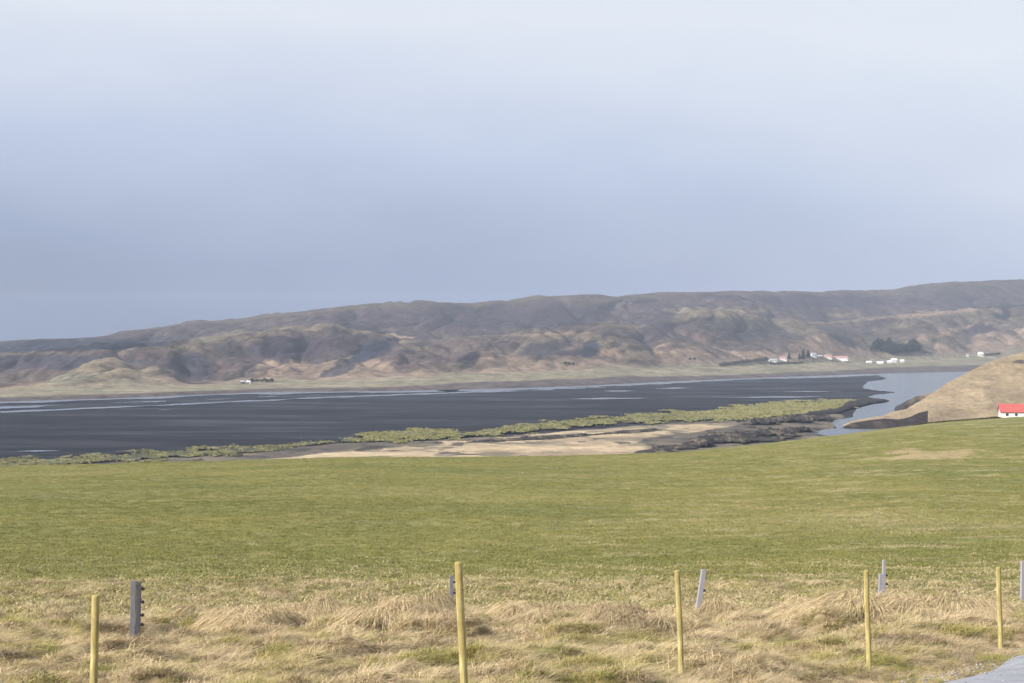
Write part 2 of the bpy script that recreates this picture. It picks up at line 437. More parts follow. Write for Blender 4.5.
# black spits reaching into the river
sheet('mud_bank', [(800, 416), (838, 409.5), (846, 403.5), (866, 399.3), (886, 399.6), (891, 401.4), (872, 404.4), (852, 409.5), (838, 413.5), (800, 417.5)], 0.7, m_bank, h=2.4, lump=8, edge_noise=0.5, taper=1.0, seed=60,
      cover=flatcol((0.018, 0.017, 0.018), (0.035, 0.032, 0.029), 14, 30, 20), label='dark spit with a ragged edge in the river')

# yellow-green marsh
MARSH = [[(690, 413), (764, 404), (828, 400), (856, 401), (850, 407.5), (808, 414), (737, 420), (690, 421)],
         [(360, 436), (416, 429), (479, 431.5), (519, 424.5), (572, 421), (615, 416), (690, 411), (720, 411), (720, 421), (640, 424), (572, 428), (479, 437.5), (406, 443), (360, 443)],
         [(-240, 474), (0, 459), (83, 455.5), (186, 450), (219, 447), (272, 445.5), (340, 440), (366, 438), (360, 442), (300, 449), (252, 455), (200, 460), (100, 466), (-240, 485)]]
def marshcol(a, b_, c_, s_):
    base = flatcol(a, b_, 26, 50, s_, c_)
    def f(X, Y, Z, sdv):
        c = base(X, Y, Z, sdv)
        return mixc(c, (0.045, 0.043, 0.032), sstep(0.12, 0.5, fbm(X / 5, Y / 22, 260 + s_, 4)) * 0.95)
    return f
tagm = []
for i, poly in enumerate(MARSH):
    cols = [((0.20, 0.19, 0.055), (0.145, 0.145, 0.050), (0.24, 0.215, 0.085)), ((0.16, 0.155, 0.06), (0.115, 0.115, 0.055), (0.205, 0.185, 0.09)), ((0.145, 0.14, 0.068), (0.075, 0.075, 0.05), (0.19, 0.175, 0.09))][i]
    o, V = sheet('marsh_grass', poly, 0.75, m_bank, h=(0.7, 0.6, 0.6)[i], lump=3, en=(20, 16, 13)[i], edge_noise=(2.6, 3.6, 4.4)[i], taper=1.0, seed=70 + i, cover=marshcol(*cols, 30 + i), thresh=(0, -0.4, -1.3)[i])
    o['kind'] = 'stuff'; o['label'] = ('yellow green marsh beside the river mouth', 'olive marsh strip behind the sand bar', 'sparse olive marsh along the left shore')[i]
    tagm.append(V)

# ------------------------------------------------------------------ far hills
SKY = [(-700, 352), (-150, 344), (0, 341), (90, 337.5), (108, 335.5), (120, 331.5), (160, 326.5), (190, 322), (225, 319.8), (237, 319.2), (256, 316), (318, 309), (368, 303.5), (431, 302), (468, 303), (512, 299),
       (537, 296.5), (600, 294), (612, 296), (640, 294), (662, 292), (707, 292), (737, 290.5), (768, 290.3), (818, 291), (843, 289.3), (888, 289), (898, 288), (908, 285.5), (935, 282.5), (958, 280.8), (1024, 279), (1300, 272), (1700, 268)]
R1 = [(-700, 362), (0, 354), (60, 353), (130, 351), (180, 343), (230, 334), (256, 329), (300, 325.5), (331, 324), (381, 331), (406, 337), (431, 337), (506, 336), (575, 332), (624, 327), (650, 321), (672, 314.5), (690, 310), (707, 308), (727, 310), (768, 316.5), (805, 318), (830, 323), (868, 317), (908, 314), (943, 311), (980, 307), (1024, 305), (1300, 300), (1700, 296)]
R2 = [(-700, 388), (0, 385), (25, 382), (65, 371), (98, 359.5), (120, 359), (140, 365), (172, 366), (186, 378), (212, 374), (240, 364), (256, 360), (286, 360), (316, 367), (340, 362), (381, 360), (400, 354), (456, 357), (488, 354), (512, 360), (560, 360), (585, 356), (607, 350), (637, 352), (672, 351), (737, 345), (768, 343), (793, 340), (828, 332), (850, 340), (880, 340), (930, 333), (968, 335), (1024, 326), (1300, 318), (1700, 312)]
FOOT = [(-700, 396), (0, 391), (128, 388), (256, 384), (400, 379.5), (512, 375), (640, 369), (768, 364.5), (868, 361.5), (968, 358), (1100, 356), (1700, 352)]
uC = np.arange(-640, 1665, 2.2)
tD = np.concatenate([np.linspace(0, 0.16, 30)[:-1], np.linspace(0.16, 1.0, 240), np.linspace(1.0, 1.5, 40)[1:]])
vS = I(uC, SHORE); Ds = H * F / (vS - HOR)
def smooth(a, n):
    k_ = np.ones(n) / n; return np.convolve(np.pad(a, n // 2, mode='edge'), k_, 'valid')[:len(a)]
zrow = lambda v, D: H - (v - HOR) / F * D
sky_r = smooth(I(uC, SKY), 3); r1 = smooth(I(uC, R1), 7); r2 = smooth(I(uC, R2), 5); ft = smooth(I(uC, FOOT), 9)
D_bank = Ds + 25
D_f = Ds * 1.13; D2 = D_f + 230 + 40 * perlin(uC / 70, uC * 0, 301); D2b = D2 + 90
D1 = D2 + 520 + 90 * perlin(uC / 90, uC * 0, 302); D1b = D1 + 260
D0 = D1 + 1100 + 120 * perlin(uC / 120, uC * 0, 303); DB = D0 + 900
zf = zrow(ft, D_f); z2 = zrow(r2, D2); z1 = zrow(r1, D1); z0 = zrow(sky_r, D0)
d1 = np.minimum(z1 - 16, z1); d2 = z2 - 1.0
ctrlD = np.stack([Ds, D_bank, D_f, D2, D2b, D1, D1b, D0, D0 + 300, DB])
ctrlZ = np.stack([Ds * 0 - 0.6, Ds * 0 + 2.2, zf, z2, d2, z1, d1, z0, z0 + 1, z0 - 60])
Dmin, Dmax = Ds, DB
Dg = Ds[None, :] + (DB - Ds)[None, :] * (tD[:, None] / 1.5) ** 1.15
Zh = np.empty_like(Dg)
for j in range(len(uC)): Zh[:, j] = np.interp(Dg[:, j], ctrlD[:, j], ctrlZ[:, j])
for _ in range(2):
    Zs = Zh.copy(); Zs[1:-1] = (Zh[:-2] + 2 * Zh[1:-1] + Zh[2:]) / 4
    a_ = sstep(8, 20, np.arange(len(tD)))[:, None]; Zh = Zh * (1 - a_) + Zs * a_
Xh = (uC[None, :] - 512) / F * Dg
kf = sstep(0, 1, (Dg - D_f) / (D2 - D_f) * 1.0)              # 0 on the plain, 1 on the hills
near_sky = np.exp(-((Dg - D0) / 170) ** 2); near1 = np.exp(-((Dg - D1) / 70) ** 2)
wx = Xh + 45 * perlin(Xh / 260, Dg / 300, 310); wy = Dg + 60 * perlin(Xh / 240, Dg / 300, 311)
gul = 1 - np.abs(perlin(wx / 120, wy / 420, 312)); gul2 = 1 - np.abs(perlin(wx / 46, wy / 170, 313))
amp = kf * (1 - 0.75 * near_sky) * (1 - 0.55 * near1)
amp = amp * lerp(1.0, 0.8, sstep(D1b - 100, D1b + 200, Dg)) * lerp(1.0, 0.85, sstep(600, 900, uC))[None, :]
erode = -13 * gul ** 7 - 4.5 * gul2 ** 6 - 1.6 * (1 - np.abs(perlin(wx / 17, wy / 80, 315))) ** 4 + 7
knoll = 34 * np.abs(perlin(wx / 480 + .3, wy / 560, 370)) ** 1.0 + 2.5 * np.abs(perlin(wx / 110, wy / 260, 371)) - 11
Zh = Zh + amp * (erode + knoll + 4 * fbm(Xh / 320, Dg / 420, 314, 2) + 0.5 * fbm(Xh / 24, Dg / 70, 316, 3))
Zh = np.where(Dg < D0[None, :] + 250, np.minimum(Zh, H - (sky_r[None, :] + 0.2 - HOR) / F * Dg), Zh)
Zh = Zh + near_sky * kf * 1.6 * fbm(Xh / 60, Dg / 90, 318, 3)
Zh = Zh + sstep(0, .6, (Dg - Ds) / (D_f - Ds)) * (1 - kf) * 0.7 * fbm(Xh / 60, Dg / 60, 319, 3)
Vh = HOR + (H - Zh) / Dg * F
# ground cover of the hills, plus one block of shade painted in at the right
sl = np.abs(np.gradient(Zh, axis=0) / np.maximum(np.gradient(Dg, axis=0), 1))
slx = np.abs(np.gradient(Zh, axis=1) / np.maximum(np.abs(np.gradient(Xh, axis=1)), .5))
steep = np.hypot(sl, slx)
na_ = fbm(Xh / 170, Dg / 240, 330, 5); nb_ = fbm(Xh / 60, Dg / 110, 333, 5); nc_ = fbm(Xh / 400, Dg / 400, 336, 4)
UU = np.repeat(uC[None, :], len(tD), 0)
c = np.zeros(Zh.shape + (3,)); c[:] = (0.195, 0.170, 0.115)
c = mixc(c, (0.15, 0.150, 0.085), sstep(0.0, 0.6, fbm(Xh / 130, Dg / 30, 340, 4)) * (0.55 + 0.4 * sstep(500, 900, UU)))
c = mixc(c, (0.22, 0.185, 0.125), sstep(0.1, 0.7, fbm(Xh / 220, Dg / 26, 341, 3)))
bank_w = (Dg - Ds) / (D_f - Ds)
bw = 0.22 + 0.22 * sstep(380, 470, UU) * (1 - sstep(600, 720, UU)) + 0.16 * sstep(820, 900, UU)
c = mixc(c, (0.085, 0.068, 0.062), 1 - sstep(bw - 0.04, bw + 0.10, bank_w + 0.05 * nb_))
heath = np.array((0.088, 0.068, 0.068)); olive = np.array((0.175, 0.150, 0.085)); scree = np.array((0.026, 0.027, 0.034)); tan = np.array((0.285, 0.222, 0.150))
foot_t = (Dg - D_f) / (D2 - D_f)
hill = np.zeros_like(c); hill[:] = (0.098, 0.079, 0.068)
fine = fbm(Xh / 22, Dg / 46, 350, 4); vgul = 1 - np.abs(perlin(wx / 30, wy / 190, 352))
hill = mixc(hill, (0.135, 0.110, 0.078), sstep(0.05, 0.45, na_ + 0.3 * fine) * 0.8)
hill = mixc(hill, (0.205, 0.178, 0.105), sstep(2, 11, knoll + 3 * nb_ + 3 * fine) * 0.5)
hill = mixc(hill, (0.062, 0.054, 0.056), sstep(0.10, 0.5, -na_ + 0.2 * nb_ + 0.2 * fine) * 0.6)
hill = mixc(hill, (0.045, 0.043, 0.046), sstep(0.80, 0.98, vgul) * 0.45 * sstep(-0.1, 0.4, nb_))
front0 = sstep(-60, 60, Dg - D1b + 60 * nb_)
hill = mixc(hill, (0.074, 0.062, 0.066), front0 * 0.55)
crest1 = np.exp(-((Dg - D1 + 15) / 65) ** 2)
hill = mixc(hill, (0.215, 0.185, 0.115), sstep(0.4, 0.9, crest1 + 0.3 * nb_) * 0.8)
hill = mixc(hill, (0.128, 0.112, 0.075), sstep(-220, -20, Dg - D0 + 110 * na_) * 0.75)
hill = mixc(hill, (0.150, 0.132, 0.088), sstep(720, 980, UU + 110 * na_) * (1 - front0) * 0.7)
lower = (1 - sstep(0.50, 0.85, foot_t + 0.8 * na_ + 0.45 * nb_ + 0.2 * fine))
hill = mixc(hill, tan, lower * 0.9)
mound = sstep(0.15, 0.45, 1.15 - np.maximum(np.abs(UU - 106 + 0.9 * (Vh - 372)) / 74, 0) - np.maximum(0, (359 - Vh) / 6) - 0.9 * np.maximum(0, (378 - Vh) / 20 - (1 - np.abs(UU - 108) / 62)) + 0.12 * nb_) * (Dg < D2b + 40)
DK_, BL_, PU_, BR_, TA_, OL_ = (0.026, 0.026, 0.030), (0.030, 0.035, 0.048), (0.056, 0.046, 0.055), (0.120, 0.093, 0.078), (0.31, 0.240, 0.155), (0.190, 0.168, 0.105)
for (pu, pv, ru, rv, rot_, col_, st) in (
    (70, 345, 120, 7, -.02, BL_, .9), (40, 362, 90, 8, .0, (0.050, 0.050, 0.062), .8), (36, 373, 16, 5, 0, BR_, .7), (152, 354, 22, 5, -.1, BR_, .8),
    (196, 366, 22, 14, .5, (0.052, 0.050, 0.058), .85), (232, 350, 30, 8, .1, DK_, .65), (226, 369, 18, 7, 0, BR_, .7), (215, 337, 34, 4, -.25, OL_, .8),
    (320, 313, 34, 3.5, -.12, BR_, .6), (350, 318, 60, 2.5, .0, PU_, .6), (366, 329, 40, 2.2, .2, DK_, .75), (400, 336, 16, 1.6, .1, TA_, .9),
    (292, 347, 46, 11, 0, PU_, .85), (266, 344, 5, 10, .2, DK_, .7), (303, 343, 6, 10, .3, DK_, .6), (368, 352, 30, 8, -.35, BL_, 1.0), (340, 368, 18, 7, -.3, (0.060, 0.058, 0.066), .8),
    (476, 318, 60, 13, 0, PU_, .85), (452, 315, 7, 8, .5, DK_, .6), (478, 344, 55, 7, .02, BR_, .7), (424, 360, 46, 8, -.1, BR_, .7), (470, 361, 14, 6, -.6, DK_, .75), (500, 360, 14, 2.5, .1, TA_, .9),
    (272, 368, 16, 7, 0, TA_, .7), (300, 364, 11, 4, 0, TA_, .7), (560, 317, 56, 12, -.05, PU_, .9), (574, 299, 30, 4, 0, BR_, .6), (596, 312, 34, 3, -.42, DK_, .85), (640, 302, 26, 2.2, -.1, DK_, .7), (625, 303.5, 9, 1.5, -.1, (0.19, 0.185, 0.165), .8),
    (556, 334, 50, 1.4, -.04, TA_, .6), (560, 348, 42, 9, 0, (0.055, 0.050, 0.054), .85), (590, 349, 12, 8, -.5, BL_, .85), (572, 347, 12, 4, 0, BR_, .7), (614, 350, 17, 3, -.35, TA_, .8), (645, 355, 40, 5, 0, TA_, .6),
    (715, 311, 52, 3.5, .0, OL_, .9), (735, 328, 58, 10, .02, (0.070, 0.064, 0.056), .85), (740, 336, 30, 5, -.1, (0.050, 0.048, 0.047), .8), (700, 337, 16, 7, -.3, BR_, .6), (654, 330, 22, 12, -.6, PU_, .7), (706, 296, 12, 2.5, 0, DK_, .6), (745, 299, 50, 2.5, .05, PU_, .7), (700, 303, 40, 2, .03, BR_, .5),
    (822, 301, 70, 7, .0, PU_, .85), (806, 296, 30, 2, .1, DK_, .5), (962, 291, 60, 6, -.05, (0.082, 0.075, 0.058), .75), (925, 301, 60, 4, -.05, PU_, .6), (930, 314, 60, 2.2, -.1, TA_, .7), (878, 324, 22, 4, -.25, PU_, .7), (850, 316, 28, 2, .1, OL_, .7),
    (838, 337, 26, 4, .45, (0.070, 0.064, 0.060), .75), (800, 328, 22, 8, .3, OL_, .6), (975, 328, 26, 5, .1, PU_, .8), (1003, 314, 8, 7, .1, DK_, .95), (1000, 306.5, 34, 1.6, -.03, DK_, .8), (1012, 340, 20, 5, 0, TA_, .7), (940, 335, 40, 3, -.3, TA_, .6), (905, 331, 30, 2, -.2, (0.09, 0.08, 0.065), .6)):  # the tall very dark block at far right is hill shade put into the colour
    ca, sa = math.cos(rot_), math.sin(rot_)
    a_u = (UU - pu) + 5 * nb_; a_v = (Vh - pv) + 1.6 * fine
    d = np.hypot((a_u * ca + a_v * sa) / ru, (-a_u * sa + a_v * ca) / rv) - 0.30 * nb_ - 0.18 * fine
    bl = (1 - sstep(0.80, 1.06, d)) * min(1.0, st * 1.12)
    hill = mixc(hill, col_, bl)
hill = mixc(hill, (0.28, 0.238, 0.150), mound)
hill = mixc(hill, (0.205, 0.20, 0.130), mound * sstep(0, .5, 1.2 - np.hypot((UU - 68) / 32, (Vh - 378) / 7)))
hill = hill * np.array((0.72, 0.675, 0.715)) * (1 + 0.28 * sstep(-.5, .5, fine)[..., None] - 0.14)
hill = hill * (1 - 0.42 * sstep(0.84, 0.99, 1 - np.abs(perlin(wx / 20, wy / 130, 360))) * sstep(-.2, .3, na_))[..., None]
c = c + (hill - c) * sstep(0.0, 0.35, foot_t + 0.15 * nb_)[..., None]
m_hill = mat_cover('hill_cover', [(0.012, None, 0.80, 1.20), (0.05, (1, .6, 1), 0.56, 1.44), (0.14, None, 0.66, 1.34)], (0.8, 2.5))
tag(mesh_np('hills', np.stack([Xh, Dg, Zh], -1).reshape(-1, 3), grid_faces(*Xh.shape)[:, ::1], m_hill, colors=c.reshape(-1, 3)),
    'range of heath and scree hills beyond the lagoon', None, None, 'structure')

def hill_at(u, v, first=True):
    """world point where the far land is seen at map pixel (u, v)"""
    j = int(np.argmin(np.abs(uC - u))); col = Vh[:, j]
    k_ = int(np.argmax(col <= v)); k_ = max(k_, 1)
    a, b_ = col[k_ - 1], col[k_]
    t_ = 0 if a == b_ else min(1, max(0, (a - v) / (a - b_)))
    D = Dg[k_ - 1, j] + t_ * (Dg[k_, j] - Dg[k_ - 1, j]); Z = Zh[k_ - 1, j] + t_ * (Zh[k_, j] - Zh[k_ - 1, j])
    return Vector(((u - 512) / F * D, D, Z))
def hill_z(u, D):
    j = int(np.argmin(np.abs(uC - u))); return float(np.interp(D, Dg[:, j], Zh[:, j]))

# ------------------------------------------------------------------ brown headland at the right
OUT = [(838, 428), (850, 423), (862, 420.5), (884, 417.5), (895, 414), (906, 409), (916, 403), (929, 396), (937, 390), (950, 381.5), (968, 372.5), (988, 363), (1005, 357), (1024, 352), (1100, 338), (1300, 318), (1700, 300)]
CT = [(838, 429), (850, 423.5), (862, 421), (884, 418.5), (897, 419.5), (908, 418), (920, 413.5), (930, 410.5), (934, 419), (938, 428), (1700, 428)]
uH = np.concatenate([np.arange(838, 1040, 0.8), np.geomspace(1040, 2400, 90)[1:]])
DH = np.concatenate([np.linspace(1000, 1080, 10)[:-1], np.linspace(1080, 1106, 28)[:-1], np.linspace(1106, 1420, 90)[:-1], np.linspace(1420, 2000, 30)])
out_r = smooth(I(uH, OUT), 5); ct = I(uH, CT) + (0.6 * perlin(uH / 13, uH * 0, 401) + 0.25 * perlin(uH / 5, uH * 0, 402)) * (uH < 927) * sstep(845, 862, uH)
Dcr = I(uH, [(838, 1120), (900, 1150), (1024, 1340), (1700, 1500)])
zct = np.maximum(zrow(ct, 1096), 0.1); zct = np.where(uH > 928, zrow(I(uH, [(928, 411.5), (960, 413), (1024, 414)]), 1096), zct); zct = np.minimum(zct, zrow(out_r, 1096) - .2); zcr = np.maximum(zrow(out_r, Dcr), zct + 0.05)
Zl = np.empty((len(DH), len(uH)))
for j in range(len(uH)):
    cliff = uH[j] < 928
    pts_d = [1000, 1060, 1070 + 5 * float(perlin(uH[j] / 9.0, 0.3, 405)), 1096, Dcr[j], Dcr[j] + 60, Dcr[j] + 320, Dcr[j] + 640] if cliff else [1000, 1048, 1070, 1096, Dcr[j], Dcr[j] + 60, Dcr[j] + 320, Dcr[j] + 640]
    sl_ = (zcr[j] - 0.0) / (Dcr[j] - 1050)
    bk = [max(-2.0, float(zrow(out_r[j] + q_, d_))) for q_, d_ in ((0.6, Dcr[j] + 60), (2.5, Dcr[j] + 320), (6, Dcr[j] + 640))]
    pts_z = [-1.5, -1.0, 0.3 if cliff else zct[j] * .48, zct[j], zcr[j], *bk]
    Zl[:, j] = np.interp(DH, pts_d, pts_z)
Xl = (uH[None, :] - 512) / F * DH[:, None]; Yl = np.repeat(DH[:, None], len(uH), 1)
on = sstep(2, 12, Zl)
Zl = Zl + on * (0.9 * fbm(Xl / 30, Yl / 60, 410, 4) + 0.25 * fbm(Xl / 7, Yl / 9, 412, 3)) - 0.1
c = np.zeros(Xl.shape + (3,)); c[:] = (0.290, 0.222, 0.140)
c = mixc(c, (0.235, 0.178, 0.112), sstep(-0.1, 0.45, fbm((Xl + Zl * 1.5) / 40, (Zl - Xl * 0.15) / 5, 415, 4)))
c = mixc(c, (0.33, 0.25, 0.145), sstep(0.1, 0.7, fbm((Xl) / 60, (Zl + Xl * 0.25) / 3.5, 416, 4)) * 0.7)
UL = np.repeat(uH[None, :], len(DH), 0)
cl = (Yl < 1099) * (UL < 927.6)
rock = np.array((0.030, 0.023, 0.021)) * (1 + 0.7 * fbm(Xl / 5, Zl / 1.3, 420, 4))[..., None] + np.array((0.03, 0.02, 0.012)) * sstep(0.2, 0.7, fbm(Xl / 9, Zl / 3, 421, 3))[..., None]
c = np.where(cl[..., None] > 0, np.clip(rock, 0.012, 1), c)
Vl = HOR + (H - Zl) / Yl * F
ero = (1 - sstep(0.6, 1.1, np.hypot((UL - 1021) / 9, (Vl - 361.5) / 2.2) - 0.4 * fbm(Xl / 4, Zl / 2, 422, 3)))
c = mixc(c, (0.10, 0.075, 0.06), ero * (Yl > 1100))
m_head = mat_cover('dry_hillside', [(0.05, (1, .5, 1.6), 0.78, 1.2), (0.3, (1, .5, 2.2), 0.72, 1.28), (1.4, None, 0.66, 1.34)], (0.8, 0.7))
tag(mesh_np('hillside', np.stack([Xl, Yl, Zl], -1).reshape(-1, 3), grid_faces(*Xl.shape), m_head, colors=c.reshape(-1, 3)),
    'smooth brown headland with a black cliff at its tip', None, None, 'structure')
# dark crag at the river behind it
uK = np.arange(886, 945, 0.6); DK = np.linspace(1300, 1520, 60)
topk = I(uK, [(886, 414), (893, 411), (898, 407.5), (905, 403.5), (911, 400), (916, 397), (922, 396), (929, 394.3), (938, 392.5), (945, 392)]) + 0.5 * perlin(uK / 4, uK * 0, 430)
zk = np.maximum(zrow(topk, 1375), 0)
Zk = np.stack([np.interp(DK, [1300, 1345 + 8 * math.sin(u_ * .5), 1362, 1375, 1420, 1520], [-1, -0.8, z_ * 0.75, z_, z_ * 0.9, -1]) for u_, z_ in zip(uK, zk)], 1)
Xk = (uK[None, :] - 512) / F * DK[:, None]; Yk = np.repeat(DK[:, None], len(uK), 1)
Zk = Zk + sstep(0, 4, Zk) * (0.9 * fbm(Xk / 5, Yk / 9, 431, 4))
ck = np.zeros(Xk.shape + (3,)); ck[:] = (0.040, 0.036, 0.036)
ck = mixc(ck, (0.24, 0.18, 0.11), sstep(0.72, 0.95, Zk / np.maximum(zk[None, :], 1) + 0.25 * fbm(Xk / 8, Zk / 3, 432, 3)) * sstep(903, 925, np.repeat(uK[None, :], len(DK), 0)))
tag(mesh_np('cliff', np.stack([Xk, Yk, Zk], -1).reshape(-1, 3), grid_faces(*Xk.shape), m_head, colors=ck.reshape(-1, 3)),
    'low black crag beside the river behind the headland', None, None, 'structure')

# ------------------------------------------------------------------ fence posts
m_yel = mat_simple('yellow_treated_wood', (0.58, 0.50, 0.235), 0.2, 7, 0.85, 0.15, (7, 7, 0.6), (0.8, 0.008), col2=(0.30, 0.245, 0.095))
_nt = m_yel.node_tree; _b = [n for n in _nt.nodes if n.type == 'BSDF_PRINCIPLED'][0]; _lk = _b.inputs['Base Color'].links[0]; _src = _lk.from_socket
_tc = nd(_nt, 'ShaderNodeTexCoord').outputs['Object']
_g = noise_n(_nt, 3.0, 6, 0.7, _tc, (2, 2, 1)); _gr = ramp_n(_nt, _g.outputs[0], [(0.42, (1, 1, 1)), (0.60, (0.72, 0.66, 0.55))])
_nt.links.new(mix_n(_nt, 'MULTIPLY', 1, _src, _gr.outputs[0]), _b.inputs['Base Color'])
m_end = mat_simple('sawn_end_grain', (0.45, 0.37, 0.16), 0.2, 60, 0.8, 0.2)
m_gry = mat_simple('weathered_grey_wood', (0.24, 0.24, 0.255), 0.2, 12, 0.85, 0.2, (8, 8, 0.6), (0.8, 0.006), col2=(0.115, 0.115, 0.13))
m_pale = mat_simple('silvered_pale_wood', (0.36, 0.355, 0.38), 0.2, 12, 0.8, 0.2, (8, 8, 0.6), (0.8, 0.005), col2=(0.24, 0.235, 0.26))
m_gry_shade = mat_simple('shaded_weathered_wood', (0.12, 0.12, 0.135), 0.2, 12, 0.85, 0.2, (8, 8, 0.6), (0.8, 0.006), col2=(0.055, 0.055, 0.065))  # darker copy of the grey wood: shaded right side of the double post, painted
m_blk = mat_simple('black_plastic', (0.02, 0.02, 0.022), 0.2, 30, 0.45, 0.5)

def stake_mesh(r, h, seed, below=0.35, seg=20):
    rs = random.Random(seed); bm = bmesh.new(); rings = []
    zs = [-below, 0, h * .25, h * .5, h * .75, h - 0.018, h - 0.004, h]; rr_ = [1.02, 1.01, 1.0, .985, .97, .965, .93, .80]
    ph = rs.random() * 6
    for z_, q in zip(zs, rr_):
        ox = 0.006 * math.sin(z_ * 3 + ph); oy = 0.005 * math.cos(z_ * 2.3 + ph)
        rings.append([bm.verts.new((ox + r * q * math.cos(a) * (1 + .03 * math.sin(3 * a + ph)), oy + r * q * math.sin(a) * (1 + .03 * math.cos(2 * a + ph)), z_)) for a in [2 * math.pi * i / seg for i in range(seg)]])
    for A, B in zip(rings[:-1], rings[1:]):
        for i in range(seg): bm.faces.new((A[i], A[(i + 1) % seg], B[(i + 1) % seg], B[i]))
    bm.faces.new(rings[-1]); bm.faces.new(rings[0][::-1])
    return bm

def gz(x, y): return float(ground_z(np.array([x]), np.array([y]))[0])
YEL = [(95, 595, 14.0, 0.031, (0.003, 0.012), 'yellow round wooden post nearest the left edge of the verge'),
       (459, 562, 14.3, 0.032, (-0.02, -0.035), 'tallest yellow wooden post, right in front of a thin grey fence post'),
       (677, 570, 18.9, 0.030, (0.0, -0.04), 'yellow wooden post just left of the leaning pale fence post'),
       (866.5, 570, 20.5, 0.031, (0.0, -0.02), 'yellow wooden post left of the upright pale fence post with black insulators'),
       (998.5, 567, 24.6, 0.034, (0.0, -0.02), 'yellow wooden post standing beside the pale road')]
for i, (u, vt, D, r, (tx, ty), lab) in enumerate(YEL):
    x = (u - 512) / F * D; zt = H - (vt - HOR) / F * D
    zb = gz(x, D) - 0.02
    o = bm_obj('fence_post', stake_mesh(r, zt - zb, i), m_yel, None, True)
    o.location = (x + ty * -(zt - zb) * -1, D, zb); o.rotation_euler = (tx, ty * -1 * -1, i * 0.0)
    o.location.x = x - math.sin(ty) * (zt - zb)
    for p in o.data.polygons:
        if len(p.vertices) > 4: p.use_smooth = False
    tag(o, lab, 'post', 'yellow posts along the verge')

def box_bm(bm, x0, x1, y0, y1, z0, z1, bev=0.004):
    vs = [bm.verts.new(q) for q in ((x0, y0, z0), (x1, y0, z0), (x1, y1, z0), (x0, y1, z0), (x0, y0, z1), (x1, y0, z1), (x1, y1, z1), (x0, y1, z1))]
    fs = [bm.faces.new([vs[k_] for k_ in q]) for q in ((0, 3, 2, 1), (4, 5, 6, 7), (0, 1, 5, 4), (1, 2, 6, 5), (2, 3, 7, 6), (3, 0, 4, 7))]
    if bev > 0:
        es = list({e for f in fs for e in f.edges})
        bmesh.ops.bevel(bm, geom=es, offset=bev, segments=1, affect='EDGES')
    return vs

def insulator(parent, x, y, z, s=1.0):
    """a black ring insulator on a short screw stem"""
    bm = bmesh.new()
    bmesh.ops.create_cone(bm, cap_ends=True, segments=12, radius1=0.012 * s, radius2=0.012 * s, depth=0.04 * s, matrix=Matrix.Translation((x - 0.012 * s, y, z)) @ Matrix.Rotation(math.pi / 2, 4, 'Y'))
    bmesh.ops.create_cone(bm, cap_ends=True, segments=14, radius1=0.028 * s, radius2=0.020 * s, depth=0.05 * s, matrix=Matrix.Translation((x + 0.018 * s, y, z)) @ Matrix.Rotation(math.pi / 2, 4, 'X'))
    o = bm_obj('insulator', bm, m_blk, parent); return o

GRY = [ # u centre, top row, bottom row, distance, width, material, lean, insulator fractions
    (136.0, 580.5, 640, 33.0, 0.12, m_gry, 0.02, (0.86, 0.64, 0.42, 0.26), True, 'weathered dark grey double fence post with four black insulators'),
    (451.5, 575, 622, 44.0, 0.085, m_gry, 0.0, (0.85, 0.62, 0.40, 0.2), False, 'thin grey fence post half hidden behind the tallest yellow post'),
    (700.5, 569, 615, 44.0, 0.11, m_pale, 0.155, (0.55, 0.12), False, 'pale silvery fence post leaning to the right'),
    (883.5, 560, 600, 49.5, 0.085, m_pale, 0.01, (0.62, 0.40, 0.15), True, 'upright pale fence post with a short brace and black insulators'),
    (1022.5, 561, 599, 50.5, 0.10, m_pale, 0.02, (0.7, 0.3), False, 'pale fence post cut off by the right edge of the picture')]
for i, (u, vt, vb, D, wd, mt, lean, ins, dbl, lab) in enumerate(GRY):
    x = (u - 512) / F * D; zt = H - (vt - HOR) / F * D; zb = H - (vb - HOR) / F * D
    zg = min(zb, gz(x, D)) - 0.25
    h = zt - zb
    root = empty('old_fence_post', (x - math.tan(lean) * h / 2, D, zb)); root.rotation_euler = (0, lean, 0.15)
    bm = bmesh.new()
    if dbl and i == 0:
        box_bm(bm, -wd * .82, -0.006, -0.05, 0.05, zg - zb, h)
        o = bm_obj('post', bm, m_gry, root)
        bm = bmesh.new(); box_bm(bm, 0.004, wd * .72, -0.045, 0.055, zg - zb, h - 0.03); bm_obj('post', bm, m_gry_shade, root)
        xe = wd * .72
    elif dbl:
        box_bm(bm, -0.03, wd * .55, -0.045, 0.045, zg - zb, h); bm_obj('post', bm, mt, root)
        bm = bmesh.new(); box_bm(bm, -0.15, -0.034, -0.04, 0.04, zg - zb, h * 0.66)
        for v in bm.verts:
            if v.co.z > 0: v.co.x += 0.03 * v.co.z / h
        bm_obj('brace', bm, mt, root); xe = wd * .55
    else:
        box_bm(bm, -wd / 2, wd / 2, -0.05, 0.05, zg - zb, h)
        bm_obj('post', bm, mt, root); xe = wd / 2
    for f in ins: insulator(root, xe + 0.012, -0.02, h * f, 1.25)
    tag(root, lab, 'fence post', 'old grey fence posts along the field edge')

